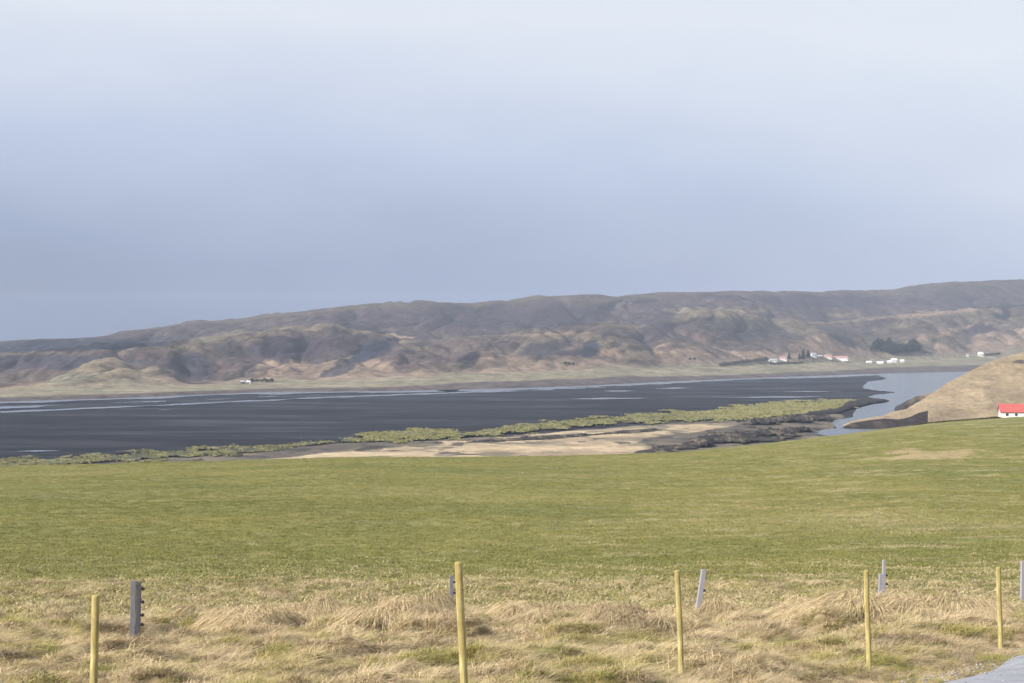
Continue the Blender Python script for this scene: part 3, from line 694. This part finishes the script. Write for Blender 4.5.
# ------------------------------------------------------------------ buildings
m_wht = mat_simple('white_painted_wall', (0.68, 0.67, 0.65), 0.08, 0.7, 0.8, 0.2)
m_crm = mat_simple('cream_wall', (0.62, 0.58, 0.52), 0.08, 0.5, 0.8, 0.2)
m_red = mat_simple('red_sheet_roof', (0.40, 0.095, 0.085), 0.15, 0.5, 0.55, 0.3, (1, 6, 1))
m_pnk = mat_simple('faded_red_roof', (0.36, 0.20, 0.19), 0.12, 0.4, 0.7, 0.2)
m_grf = mat_simple('grey_sheet_roof', (0.30, 0.31, 0.35), 0.12, 0.4, 0.6, 0.3)
m_wrf = mat_simple('white_sheet_roof', (0.62, 0.62, 0.63), 0.08, 0.4, 0.6, 0.3)
m_drk = mat_simple('dark_boarding', (0.05, 0.045, 0.045), 0.2, 1.0, 0.85, 0.2)
m_gls = mat_simple('window_glass', (0.03, 0.035, 0.045), 0.2, 2.0, 0.15, 0.5)
m_trm = mat_simple('white_trim', (0.75, 0.75, 0.75), 0.05, 2.0, 0.6, 0.3)

def house(loc, rz, L_, W_, hw, hr, mw, mr, label, cat, group, name='farmhouse', nwin=3, chimney=True, detail=True):
    root = empty(name, loc, rz)
    tag(root, label, cat, group)
    bm = bmesh.new(); a, b_ = L_ / 2, W_ / 2; base = -3.0
    P_ = [(-a, -b_, base), (a, -b_, base), (a, b_, base), (-a, b_, base), (-a, -b_, hw), (a, -b_, hw), (a, b_, hw), (-a, b_, hw), (-a, 0, hw + hr), (a, 0, hw + hr)]
    vs = [bm.verts.new(p) for p in P_]
    for q in ((0, 1, 5, 4), (2, 3, 7, 6), (1, 2, 6, 9, 5), (3, 0, 4, 8, 7), (0, 3, 2, 1)): bm.faces.new([vs[i] for i in q])
    bm_obj('wall', bm, mw, root)
    bm = bmesh.new(); ov = 0.35; th = 0.16
    for s in (-1, 1):
        k_ = hr / b_
        e = (s * (b_ + ov), hw - k_ * ov)
        q = [(-a - ov, e[0], e[1] + .03), (a + ov, e[0], e[1] + .03), (a + ov, 0, hw + hr + .03), (-a - ov, 0, hw + hr + .03)]
        lo = [bm.verts.new(p) for p in q]; hi = [bm.verts.new((p[0], p[1], p[2] + th)) for p in q]
        bm.faces.new(lo); bm.faces.new(hi[::-1])
        for i in range(4):
            if i == 2: continue
            bm.faces.new((lo[i], lo[(i + 1) % 4], hi[(i + 1) % 4], hi[i]))
    roof = bm_obj('roof', bm, mr, root)
    if chimney:
        bm = bmesh.new(); box_bm(bm, -a * .4 - .35, -a * .4 + .35, -.35, .35, hw + hr - .5, hw + hr + 1.0, 0.02); bm_obj('chimney', bm, mw, roof)
    if detail:
        for i in range(nwin):
            xx = -a + (i + 0.7) * L_ / (nwin + .6)
            bm = bmesh.new(); box_bm(bm, xx - .5, xx + .5, -b_ - .05, -b_ + .05, hw * .42, hw * .82, 0.0)
            f = bm_obj('window', bm, m_trm, root)
            bm = bmesh.new(); box_bm(bm, xx - .4, xx + .4, -b_ - .075, -b_ + .02, hw * .46, hw * .78, 0.0); bm_obj('pane', bm, m_gls, f)
        bm = bmesh.new(); xx = a - 1.6
        box_bm(bm, xx - .5, xx + .5, -b_ - .06, -b_ + .05, 0.02, hw * .8, 0.0); bm_obj('door', bm, m_drk, root)
    return root

# red-roofed farm building at the field's right edge
x, D = (1011 - 512) / F * 545, 545
house((x + 1.5, D, H - (419 - HOR) / F * D), math.radians(-9), 9.6, 6.0, 2.3, 2.1, m_wht, m_red,
      'white farm building with a bright red roof under the brown hillside', 'farm building', None, 'farm_building', 3, False)

def far_house(u, v, wpx, hpx, mw, mr, lab, group, rz=0.0, roof=0.45, chimney=True, cat='house', name='farmhouse', depth=None):
    p = hill_at(u, v); s = p.y / F
    return house(p, rz, wpx * s, depth or max(5.5, wpx * s * .5), hpx * s * (1 - roof), hpx * s * roof, mw, mr, lab, cat, group, name, 3, chimney)
FARM = 'farm buildings across the lagoon'
far_house(248.5, 383.6, 3.8, 2.8, m_wht, m_wrf, 'small white farmhouse alone below the far left hills', 'buildings of the lone left farm')
far_house(242.5, 383.2, 4.0, 2.6, m_drk, m_grf, 'low dark shed beside the lone white farmhouse on the left', 'buildings of the lone left farm', chimney=False, cat='shed', name='shed')
far_house(773, 362.2, 7.5, 3.4, m_wht, m_grf, 'white house with grey roof, leftmost of the far right farms', FARM, 0.1)
far_house(783, 360.2, 7.0, 3.2, m_wht, m_pnk, 'white house with faded red roof beside a lone dark conifer', FARM, -0.1)
far_house(813.5, 357.2, 5.0, 4.4, m_wht, m_grf, 'tall bluish white house just right of the pair of conifers', FARM, 0.25)
far_house(820, 357.6, 5.0, 2.6, m_drk, m_grf, 'dark low shed behind the tall white house by the conifers', FARM, 0.0, chimney=False, cat='shed', name='shed')
far_house(828, 358.0, 7.5, 3.3, m_crm, m_pnk, 'cream house with faded red roof between shed and long barn', FARM, 0.0)
far_house(840, 359.6, 15, 3.6, m_wht, m_pnk, 'long low white barn with a faded red roof', FARM, -0.05, 0.5, False, 'barn', 'barn', 12)
WH = 'white buildings under the tree clump'
far_house(869, 363.2, 5.2, 2.2, m_wht, m_wrf, 'small low white building at the left end of the row under the dark trees', WH, 0.1, chimney=False)
far_house(880, 363.8, 6.2, 2.4, m_wht, m_wrf, 'second white building from the left in the row below the dark trees', WH, -0.1, chimney=False)
far_house(889.5, 363.0, 4.2, 2.6, m_wht, m_wrf, 'white annex touching the tallest house below the dark trees', WH, 0.0, chimney=False)
far_house(894, 362.6, 6.0, 4.2, m_wht, m_wrf, 'tallest white house of the row below the dark trees', WH, 0.15)
far_house(902, 362.2, 4.0, 2.6, m_wht, m_wrf, 'small white building at the right end of the row under the dark trees', WH, -0.1, chimney=False)
far_house(967.5, 356.6, 2.6, 2.2, m_wht, m_grf, 'tiny white shed left of the lone house near the headland', 'buildings near the headland', 0.0, chimney=False, cat='shed', name='shed')
far_house(980.5, 356.2, 5.0, 4.2, m_wht, m_wrf, 'white house seen just above the brown headland', 'buildings near the headland', 0.1)

# ------------------------------------------------------------------ trees
m_bark = mat_simple('bark', (0.09, 0.07, 0.055), 0.25, 3, 0.9, 0.1)
def mat_leaf(name, a, b_):
    m, nt, b = new_mat(name)
    g = nd(nt, 'ShaderNodeNewGeometry')
    oi = nd(nt, 'ShaderNodeObjectInfo')
    r = ramp_n(nt, g.outputs['Random Per Island'], [(0, a), (1, b_)])
    v = ramp_n(nt, oi.outputs['Random'], [(0, 0.75), (1, 1.25)])
    nt.links.new(mix_n(nt, 'MULTIPLY', 1, r.outputs[0], v.outputs[0]), b.inputs['Base Color'])
    b.inputs['Roughness'].default_value = 0.8; b.inputs['Specular IOR Level'].default_value = 0.15
    return m
m_fir = mat_leaf('conifer_needles', (0.016, 0.026, 0.018), (0.040, 0.055, 0.032))
m_brush = mat_leaf('bare_brush', (0.075, 0.062, 0.050), (0.125, 0.10, 0.075))

def crown_mesh(kind, seed, n=900):
    r = np.random.default_rng(seed); V = []; Fc = []
    for i in range(n):
        if kind == 'cone':
            h = r.uniform(0.10, 1.0) ** 0.9; rad = 0.27 * (1.04 - h) * (0.82 + 0.3 * math.sin(h * 26 + seed)) * math.sqrt(r.uniform(0.25, 1)); a = r.uniform(0, 6.283)
            p = np.array([rad * math.cos(a), rad * math.sin(a), h])
        else:
            lobes = [(0, 0, .58, .36), (.2, .1, .45, .26), (-.2, .05, .48, .27), (.05, -.2, .42, .26), (0.02, .05, .80, .20), (-.1, .2, .4, .25)]
            lb = lobes[r.integers(len(lobes))]
            d = r.normal(size=3); d /= np.linalg.norm(d); q = lb[3] * r.uniform(0.5, 1.0) ** 0.5
            p = np.array([lb[0], lb[1], lb[2]]) + d * q * np.array([1, 1, .95])
            p[2] = max(p[2], 0.08)
        s = r.uniform(0.035, 0.085)
        d1_ = r.normal(size=3); d1_ /= np.linalg.norm(d1_); d2_ = np.cross(d1_, r.normal(size=3)); d2_ /= np.linalg.norm(d2_)
        k_ = len(V); V += [p - d1_ * s, p + d2_ * s * .6, p + d1_ * s, p - d2_ * s * .6]; Fc.append((k_, k_ + 1, k_ + 2, k_ + 3))
    return np.array(V), np.array(Fc)
def trunk_bm(kind):
    bm = bmesh.new()
    def limb(p, q, r0, r1):
        p = Vector(p); q = Vector(q); d = (q - p)
        M = Matrix.Translation((p + q) / 2) @ d.to_track_quat('Z', 'Y').to_matrix().to_4x4()
        bmesh.ops.create_cone(bm, cap_ends=True, segments=8, radius1=r0, radius2=r1, depth=d.length, matrix=M)
    if kind == 'cone': limb((0, 0, -.12), (0, 0, .93), .03, .006)
    else:
        limb((0, 0, -.12), (0, 0, .42), .032, .02)
        for a in range(5): limb((0, 0, .28 + .03 * a), (.25 * math.cos(a * 1.3), .25 * math.sin(a * 1.3), .6 + .05 * a), .014, .005)
    return bm
protos = []
def tree_proto(kind, mat, seed):
    V, Fc = crown_mesh(kind, seed)
    me = bpy.data.meshes.new('crown'); me.from_pydata(V.tolist(), [], Fc.tolist()); me.materials.append(mat)
    mt = bpy.data.meshes.new('trunk'); bm = trunk_bm(kind); bm.to_mesh(mt); bm.free(); mt.materials.append(m_bark)
    return me, mt
P_cone = [tree_proto('cone', m_fir, s) for s in (1, 2, 3)]
P_bush = [tree_proto('bush', m_fir, s) for s in (4, 5, 6)]
P_brush = [tree_proto('bush', m_brush, s) for s in (7, 8)]
def tree(name, p, h, wscale, proto, label, group, cat='tree', low=0.0):
    root = empty(name, (p[0], p[1], p[2] - low * h), random.uniform(0, 6.28)); root.scale = (h * wscale, h * wscale, h)
    for me, nm in zip(proto, ('crown', 'trunk')):
        o = bpy.data.objects.new(nm, me); COL.objects.link(o); o.parent = root
    return tag(root, label, cat, group)
# the dark clump on the slope
TG = 'dark evergreens in the clump on the slope'
TL = 'dark evergreen, one of the dense clump on the slope above the white buildings'
def outline(u): return I(u, [(871, 349), (873, 343), (877, 336), (882, 334), (888, 335), (893, 341), (898, 343), (904, 342.5), (909, 340), (914, 338), (918, 341), (921, 348)]), I(u, [(871, 350), (880, 353), (890, 354.5), (900, 354.5), (912, 353), (921, 350)])
for i in range(46):
    u = 873.5 + (i * 0.618034 % 1) * 46
    a, b_ = outline(u); f = (i * 0.7548 % 1)
    h_px = random.uniform(7, 10)
    vb = b_ - f * max(0.0, (b_ - (a + h_px)))
    p = hill_at(u, vb); h = (h_px if f < .7 else min(h_px, vb - a + 1)) * p.y / F
    tree('evergreen_tree', p, h, random.uniform(.8, 1.1), P_bush[i % 3], TL, TG, low=0.04)
CG = 'conifers by the far right farms'
for (u, v, hp, wsc, lab) in ((789, 359.6, 6.4, 1.5, 'lone dark conifer between two white farmhouses'), (803.2, 359.8, 9.6, 1.25, 'taller left conifer of the pair beside the tall white house'),
                         (808.2, 358.2, 8.2, 1.3, 'right conifer of the pair, touching the tall white house'), (799.5, 360, 6.2, 1.5, 'short dark conifer left of the pair of taller conifers')):
    p = hill_at(u, v); tree('conifer_tree', p, hp * p.y / F, wsc, P_cone[int(u) % 3], lab, CG)
LG = 'dark shrubs behind the lone left farm'
for i, u in enumerate(np.linspace(252, 272, 9)):
    p = hill_at(u, 381.8 + random.uniform(-.8, 1)); tree('garden_tree', p, random.uniform(2.4, 4.2) * p.y / F, 1.3, (P_bush, P_brush)[i % 2][i % 2], 'dark tree in the low row right of the lone white farmhouse', LG)
for (u, v, lab) in ((690, 360, 'left dark bush of the pair on the far tan slope'), (694.5, 360, 'right dark bush of the pair on the far tan slope'),
                    (565.5, 364, 'left dark bush of the three on the mid lagoon shore slope'), (569, 364.5, 'middle dark bush of the three on the mid lagoon shore slope'), (573, 365, 'right dark bush of the three on the mid lagoon shore slope')):
    p = hill_at(u, v); tree('bush', p, 2.6 * p.y / F, 1.6, P_bush[int(u) % 3], lab, 'dark bushes on the far slopes', 'bush')
for i, u in enumerate(np.linspace(986, 999, 6)):
    p = hill_at(u, 355.6 - .09 * (u - 986)); tree('bush', p, 2.2 * p.y / F, 1.7, P_bush[i % 3], 'dark bush in the low hedge row above the brown headland', 'hedge bushes above the headland', 'bush')
for i, u in enumerate(np.linspace(770.5, 802, 15)):
    p = hill_at(u, 364.6 - .03 * (u - 770) + random.uniform(-.3, .3)); tree('bush', p, 2.4 * p.y / F, 1.8, P_brush[i % 2], 'dark brown bush in the hedge below the far farmhouses', 'hedge bushes below the far farms', 'bush')
for i, u in enumerate(np.linspace(721, 766, 22)):
    p = hill_at(u, 366.6 - .115 * (u - 721) + random.uniform(-.3, .3)); tree('bush', p, random.uniform(3.8, 5.0) * p.y / F, 1.3, P_brush[i % 2], 'brown bare bush in the sloping hedge left of the far farms', 'hedge bushes left of the far farms', 'bush')

# ------------------------------------------------------------------ grass (uncountable): tufts instanced on points
def mat_blades(name, stops):
    m, nt, b = new_mat(name)
    a = nd(nt, 'ShaderNodeAttribute', attribute_name='tint', attribute_type='INSTANCER')
    r = ramp_n(nt, a.outputs['Fac'], stops)
    g = nd(nt, 'ShaderNodeNewGeometry')
    v = ramp_n(nt, g.outputs['Random Per Island'], [(0, 0.62), (1, 1.38)])
    nt.links.new(mix_n(nt, 'MULTIPLY', 1, r.outputs[0], v.outputs[0]), b.inputs['Base Color'])
    b.inputs['Roughness'].default_value = 0.75; b.inputs['Specular IOR Level'].default_value = 0.2
    return m
m_dry = mat_blades('straw_blades', [(0.0, (0.165, 0.130, 0.082)), (0.25, (0.32, 0.248, 0.150)), (0.5, (0.54, 0.42, 0.25)), (0.68, (0.42, 0.33, 0.17)), (0.82, (0.31, 0.262, 0.08)), (1.0, (0.17, 0.19, 0.055))])
m_grn = mat_blades('green_blades', [(0.0, (0.140, 0.147, 0.043)), (0.4, (0.200, 0.189, 0.056)), (0.65, (0.255, 0.230, 0.085)), (1.0, (0.44, 0.36, 0.215))])

def tuft(name, n, hmin, hmax, rad, droop, wid, mat, seed, lean=(0, 0)):
    r = np.random.default_rng(seed); V = []; Q = []
    for i in range(n):
        a = r.uniform(0, 6.283); q = rad * math.sqrt(r.uniform(0, 1)); bx, by = q * math.cos(a), q * math.sin(a)
        h = r.uniform(hmin, hmax); az = r.uniform(0, 6.283)
        dx, dy = math.cos(az) * .8 + lean[0], math.sin(az) * .8 + lean[1]
        dr = droop * r.uniform(0.5, 1.3); pa = r.uniform(0, 6.283); wx_, wy_ = math.cos(pa) * wid, math.sin(pa) * wid
        k_ = len(V)
        for s_, wq in ((0, 1), (.4, .9), (.75, .6), (1.0, .12)):
            px_ = bx + dx * h * dr * s_ ** 1.6; py_ = by + dy * h * dr * s_ ** 1.6
            pz_ = h * (s_ - 0.55 * min(dr, 1.25) * s_ ** 2.2) - 0.02
            V += [(px_ - wx_ * wq, py_ - wy_ * wq, pz_), (px_ + wx_ * wq, py_ + wy_ * wq, pz_)]
        for s_ in range(3): Q.append((k_ + 2 * s_, k_ + 2 * s_ + 1, k_ + 2 * s_ + 3, k_ + 2 * s_ + 2))
    me = bpy.data.meshes.new(name); me.from_pydata(V, [], Q); me.materials.append(mat)
    return bpy.data.objects.new(name, me)

def scatter(name, pts, rot, scl, tint, protos_, label):
    coll = bpy.data.collections.new(name + '_tufts')
    for p in protos_: coll.objects.link(p)
    me = bpy.data.meshes.new(name); me.vertices.add(len(pts)); me.vertices.foreach_set('co', np.asarray(pts, np.float32).ravel())
    for nm, arr, ty in (('rot', rot, 'FLOAT_VECTOR'), ('scl', scl, 'FLOAT_VECTOR'), ('tint', tint, 'FLOAT')):
        at = me.attributes.new(nm, ty, 'POINT'); at.data.foreach_set('vector' if ty == 'FLOAT_VECTOR' else 'value', np.asarray(arr, np.float32).ravel())
    o = link(bpy.data.objects.new(name, me)); tag(o, label, None, None, 'stuff')
    ng = bpy.data.node_groups.new(name, 'GeometryNodeTree')
    ng.interface.new_socket('Geometry', in_out='INPUT', socket_type='NodeSocketGeometry'); ng.interface.new_socket('Geometry', in_out='OUTPUT', socket_type='NodeSocketGeometry')
    gi = ng.nodes.new('NodeGroupInput'); go = ng.nodes.new('NodeGroupOutput')
    ip = ng.nodes.new('GeometryNodeInstanceOnPoints'); ci = ng.nodes.new('GeometryNodeCollectionInfo')
    ci.inputs['Collection'].default_value = coll; ci.inputs['Separate Children'].default_value = True; ci.inputs['Reset Children'].default_value = True
    m2p = ng.nodes.new('GeometryNodeMeshToPoints')
    ng.links.new(gi.outputs[0], m2p.inputs[0]); ng.links.new(m2p.outputs[0], ip.inputs['Points'])
    ng.links.new(ci.outputs[0], ip.inputs['Instance']); ip.inputs['Pick Instance'].default_value = True
    for nm, key in (('rot', 'Rotation'), ('scl', 'Scale')):
        na = ng.nodes.new('GeometryNodeInputNamedAttribute'); na.data_type = 'FLOAT_VECTOR'; na.inputs['Name'].default_value = nm
        ng.links.new(na.outputs['Attribute'], ip.inputs[key])
    ng.links.new(ip.outputs[0], go.inputs[0])
    md = o.modifiers.new('scatter', 'NODES'); md.node_group = ng
    return o

def points(n, y0, y1, pw, margin=1.18):
    Y = (y0 ** pw + (y1 ** pw - y0 ** pw) * rng.random(n)) ** (1 / pw)
    X = (rng.random(n) - .5) * 2 * Y * (512 / F) * margin + (rng.random(n) - .5) * 3
    return X, Y
# straw on the verge
X, Y = points(75000, 11.5, 57, 1.4)
vmv = verge_mask(X, Y); ro = road_off(X, Y)
k_ = (rng.random(len(X)) < np.clip(vmv + .12, 0, 1)) & ~((ro > -0.25 + 0.55 * rng.random(len(X)) ** 2 + .12 * perlin(X / .35, Y / .35, 90)) & (ro < ROAD_W + .2))
X, Y, ro = X[k_], Y[k_], ro[k_]; Z = ground_z(X, Y); n = len(X)
wx = X + 0.5 * perlin(X / 1.1, Y / 1.1, 8); wy = Y + 0.6 * perlin(X / 1.3, Y / 1.3, 9)
bil = np.abs(perlin(wx / 2.0, wy / 1.7, 11)) ** .8
bank = sstep(23, 31, Y + 2.0 * perlin(X / 4, Y / 4, 3))
flow = 0.35 + 1.2 * perlin(X / 2.2, Y / 2.2, 70) + 0.5 * rng.normal(size=n)
rot = np.stack([0.18 * rng.normal(size=n), 0.18 * rng.normal(size=n), flow], -1)
tall = 0.62 + 0.30 * bank * sstep(0.12, 0.5, bil) + 0.22 * perlin(X / .8, Y / .8, 71)
near_road = 1 - sstep(0.0, 1.5, -ro); tall = tall * (1 - .45 * near_road * (ro < 1))
s_ = np.clip(tall, .3, 1.6) * rng.uniform(.75, 1.2, n)
scl = np.stack([s_ * 1.05, s_ * 1.05, s_ * rng.uniform(.8, 1.1, n)], -1)
t_ = 0.42 + 0.13 * rng.normal(size=n) + 0.34 * np.clip(fbm(X / 1.1, Y / 1.2, 72, 3), -1.2, .35)
gp = sstep(0.08, 0.42, fbm(X / 1.9, Y / 1.1, 73, 3) - 0.14 * bank + .06 * sstep(-6, 6, X) )
t_ = np.where(rng.random(n) < gp * .75, rng.uniform(.70, .92, n), t_)
g2 = sstep(0.36, 0.55, fbm(X / 1.7, Y / 1.5, 74, 3) - .05); t_ = np.where(rng.random(n) < g2 * .8, rng.uniform(.80, .94, n), t_)
pr = [tuft('straw_tuft', 75, .10, .30, .17, 1.45, .0036, m_dry, 500 + i, (0.45, -0.25)) for i in range(5)]
scatter('dry_grass', np.stack([X, Y, Z], -1), rot, scl, np.clip(t_, 0, 1), pr, 'straw coloured tussock grass on the verge')
def clump(name, seed, n=46):
    r = np.random.default_rng(seed); V = []; Q = []
    for i in range(n):
        a = r.uniform(0, 6.283); q = .62 * math.sqrt(r.random()); p = np.array([q * math.cos(a), q * math.sin(a), 0])
        az = r.uniform(0, 6.283); ln = r.uniform(.35, .8); tip = p + np.array([math.cos(az) * .3 * ln, math.sin(az) * .3 * ln, ln * r.uniform(.5, 1)])
        wv = np.array([-math.sin(az), math.cos(az), 0]) * r.uniform(.06, .13); k_ = len(V)
        V += [tuple(p - wv), tuple(p + wv), tuple(tip + wv * .5), tuple(tip - wv * .5)]; Q.append((k_, k_ + 1, k_ + 2, k_ + 3))
    me = bpy.data.meshes.new(name); me.from_pydata(V, [], Q); me.materials.append(m_marsh); return bpy.data.objects.new(name, me)
m_marsh = mat_blades('marsh_blades', [(0.0, (0.075, 0.072, 0.045)), (0.3, (0.170, 0.165, 0.070)), (0.65, (0.265, 0.250, 0.095)), (1.0, (0.36, 0.32, 0.17))])
pts = []; tn = []
for i_, (V, cnt) in enumerate(zip(tagm, (5200, 3600, 1500))):
    V = V[rng.integers(len(V), size=cnt * 2)] + np.stack([rng.normal(size=cnt * 2) * 1.3, rng.normal(size=cnt * 2) * 3, np.zeros(cnt * 2)], -1)
    nz = fbm(V[:, 0] / 12, V[:, 1] / 34, 92, 3) + .25 * rng.normal(size=cnt * 2); V = V[nz > -.12][:cnt]; nz = nz[nz > -.12][:cnt]
    pts.append(V); tn.append(np.clip((.66, .55, .46)[i_] + .22 * rng.normal(size=len(V)), 0, 1))
pts = np.concatenate(pts); tn = np.concatenate(tn); n = len(pts); s_ = rng.uniform(.5, 1.4, n); pts[:, 2] = np.maximum(pts[:, 2] - .15, .6)
scatter('marsh_tufts', pts, np.stack([0 * s_, 0 * s_, rng.uniform(0, 6.28, n)], -1), np.stack([s_ * 1.2, s_ * 1.2, s_ * .85], -1), tn, [clump('marsh_tuft', 900 + i) for i in range(4)], 'ragged yellow green sedge tufts over the marsh')
# big drooping tussocks along the old fence
def tussock(name, n, rad, hgt, seed):
    r = np.random.default_rng(seed); V = []; Q = []
    for i in range(n):
        a = r.uniform(0, 6.283); q = math.sqrt(r.uniform(0, 1)); bx, by = rad * q * math.cos(a), rad * q * math.sin(a)
        bz = hgt * (1 - q ** 2.2) * r.uniform(.7, 1.0)
        L_ = r.uniform(.16, .36); az = a + r.normal() * .5; out = .35 + .75 * q
        dx, dy = math.cos(az) * out + .25, math.sin(az) * out - .1
        pa = r.uniform(0, 6.283); wx_, wy_ = math.cos(pa) * .0042, math.sin(pa) * .0042; k_ = len(V)
        for s_, wq in ((0, 1), (.4, .9), (.75, .6), (1.0, .12)):
            z_ = bz + L_ * (.55 * s_ - (.75 + .55 * q) * s_ ** 2.1)
            V += [(bx + dx * L_ * s_ - wx_ * wq, by + dy * L_ * s_ - wy_ * wq, z_), (bx + dx * L_ * s_ + wx_ * wq, by + dy * L_ * s_ + wy_ * wq, z_)]
        for s_ in range(3): Q.append((k_ + 2 * s_, k_ + 2 * s_ + 1, k_ + 2 * s_ + 3, k_ + 2 * s_ + 2))
    me = bpy.data.meshes.new(name); me.from_pydata(V, [], Q); me.materials.append(m_dry)
    return bpy.data.objects.new(name, me)
X = rng.uniform(-12, 14, 1500); Y = rng.uniform(24, 45, 1500); U_ = 512 + X / Y * F
den = np.where((U_ > 150) & (U_ < 760), sstep(27, 33, Y), 0.30 * sstep(33, 40, Y)) * (perlin(X / 2.6, Y / 3.4, 81) > -0.12)
den = np.where((U_ < 150) | (np.hypot(U_ - 700, (Y - 41) * 6) < 22) | (np.hypot(U_ - 450, (Y - 40) * 5) < 24) | (np.hypot(U_ - 884, (Y - 47) * 6) < 22), den * .25, den)
k_ = rng.random(1500) < den; X, Y = X[k_], Y[k_]; n = len(X); s_ = rng.uniform(.55, 1.25, n)
scatter('tussock_grass', np.stack([X, Y, ground_z(X, Y) - .05], -1), np.stack([.08 * rng.normal(size=n), .08 * rng.normal(size=n), rng.uniform(0, 6.28, n)], -1), np.stack([s_ * rng.uniform(.9, 1.4, n), s_ * rng.uniform(.8, 1.1, n), s_ * rng.uniform(.8, 1.1, n)], -1),
        np.clip(.44 + .10 * rng.normal(size=n), .1, .68), [tussock('tussock', 1100, .50, .46, 800 + i) for i in range(4)], 'matted pale straw tussocks along the old grey fence')
# short grass on the near part of the field
X, Y = points(110000, 41, 330, 0.55)
k_ = rng.random(len(X)) > verge_mask(X, Y) * .9
X, Y = X[k_], Y[k_]; Z = ground_z(X, Y); n = len(X)
edge = 1 - sstep(0, 28, Y - 46 - 6 * fbm(X / 26, Y / 40, 31, 4))
U_ = 512 + X / Y * F
dry = sstep(0.15, 0.6, fbm(X / 6.5, Y / 1.7, 37, 4)) * np.clip(.2 + sstep(300, 900, U_) * .7, 0, 1)
V_ = HOR + (H - Z) / Y * F
pt = sstep(.35, .8, 1.25 - np.hypot((U_ - 930) / 62, (V_ - 455) / 7.5) + .75 * fbm(X / 3.5, Y / 9, 33, 4))
t_ = 0.30 + .12 * rng.normal(size=n) + .18 * fbm(X / 9, Y / 14, 39, 3) + .42 * fbm(X / 30, Y / 34, 47, 3)
t_ = np.where(rng.random(n) < np.clip(edge * .75 + dry * .60 + pt * .75, 0, 1), rng.uniform(.72, 1, n), t_)
s_ = rng.uniform(.6, 1.1, n) * (1 + .25 * edge)
scl = np.stack([s_ * 1.6, s_ * 1.6, s_], -1)
rot = np.stack([.1 * rng.normal(size=n), .1 * rng.normal(size=n), rng.uniform(0, 6.28, n)], -1)
pr = [tuft('grass_tuft', 36, .05, .12, .24, 1.0, .006, m_grn, 600 + i) for i in range(4)]
scatter('grass', np.stack([X, Y, Z], -1), rot, scl, np.clip(t_, 0, 1), pr, 'short green grass of the hay field')

def stone(name, seed):
    r = random.Random(seed); bm = bmesh.new(); bmesh.ops.create_icosphere(bm, subdivisions=2, radius=1)
    for v in bm.verts: v.co = v.co * (0.75 + 0.4 * r.random()); v.co.z *= .6
    me = bpy.data.meshes.new(name); bm.to_mesh(me); bm.free(); me.materials.append(m_stone); return bpy.data.objects.new(name, me)
m_stone = mat_blades('gravel_stones', [(0, (0.08, 0.08, 0.085)), (1, (0.30, 0.29, 0.29))])
ng_ = 700; l_ = rng.uniform(-3, 14, ng_); o_ = np.abs(rng.normal(size=ng_)) * .40 - .03
X = ROAD_P[0] + l_ * ROAD_D[0] + o_ * ROAD_N[0]; Y = ROAD_P[1] + l_ * ROAD_D[1] + o_ * ROAD_N[1]
Z = base_rel(X, Y) + H + np.where(o_ > 0, .052, .0); s_ = rng.uniform(.004, .013, ng_)
scatter('gravel', np.stack([X, Y, Z], -1), rng.uniform(0, 6.28, (ng_, 3)) * np.array((.1, .1, 1)), np.repeat(s_[:, None], 3, 1), rng.random(ng_), [stone('stone', i) for i in range(4)], 'loose grey gravel along the road edge')
u_ = rng.uniform(912, 998, 900); D_ = I(u_, CDIST) - 3 + rng.uniform(-3, 3, 900); X = (u_ - 512) / F * D_; Z = ground_z(X, D_)
s_ = rng.uniform(1.6, 3.4, 900) * (0.4 + 0.6 * sstep(912, 960, u_))
scatter('rough_grass', np.stack([X, D_, Z], -1), np.stack([0 * u_, 0 * u_, rng.uniform(0, 6.28, 900)], -1), np.stack([s_ * 1.4, s_ * 1.4, s_], -1), rng.uniform(0, .2, 900),
        [tuft('rough_tuft', 40, .12, .30, .25, .8, .012, mat_blades('rough_blades', [(0, (0.045, 0.045, 0.02)), (1, (0.11, 0.10, 0.04))]), 700 + i) for i in range(3)], 'dark rough grass along the far field edge')
SC.cycles.use_denoising = True
SC.cycles.max_bounces = 6; SC.cycles.diffuse_bounces = 2; SC.cycles.glossy_bounces = 2; SC.cycles.volume_bounces = 0
SC.cycles.transparent_max_bounces = 4
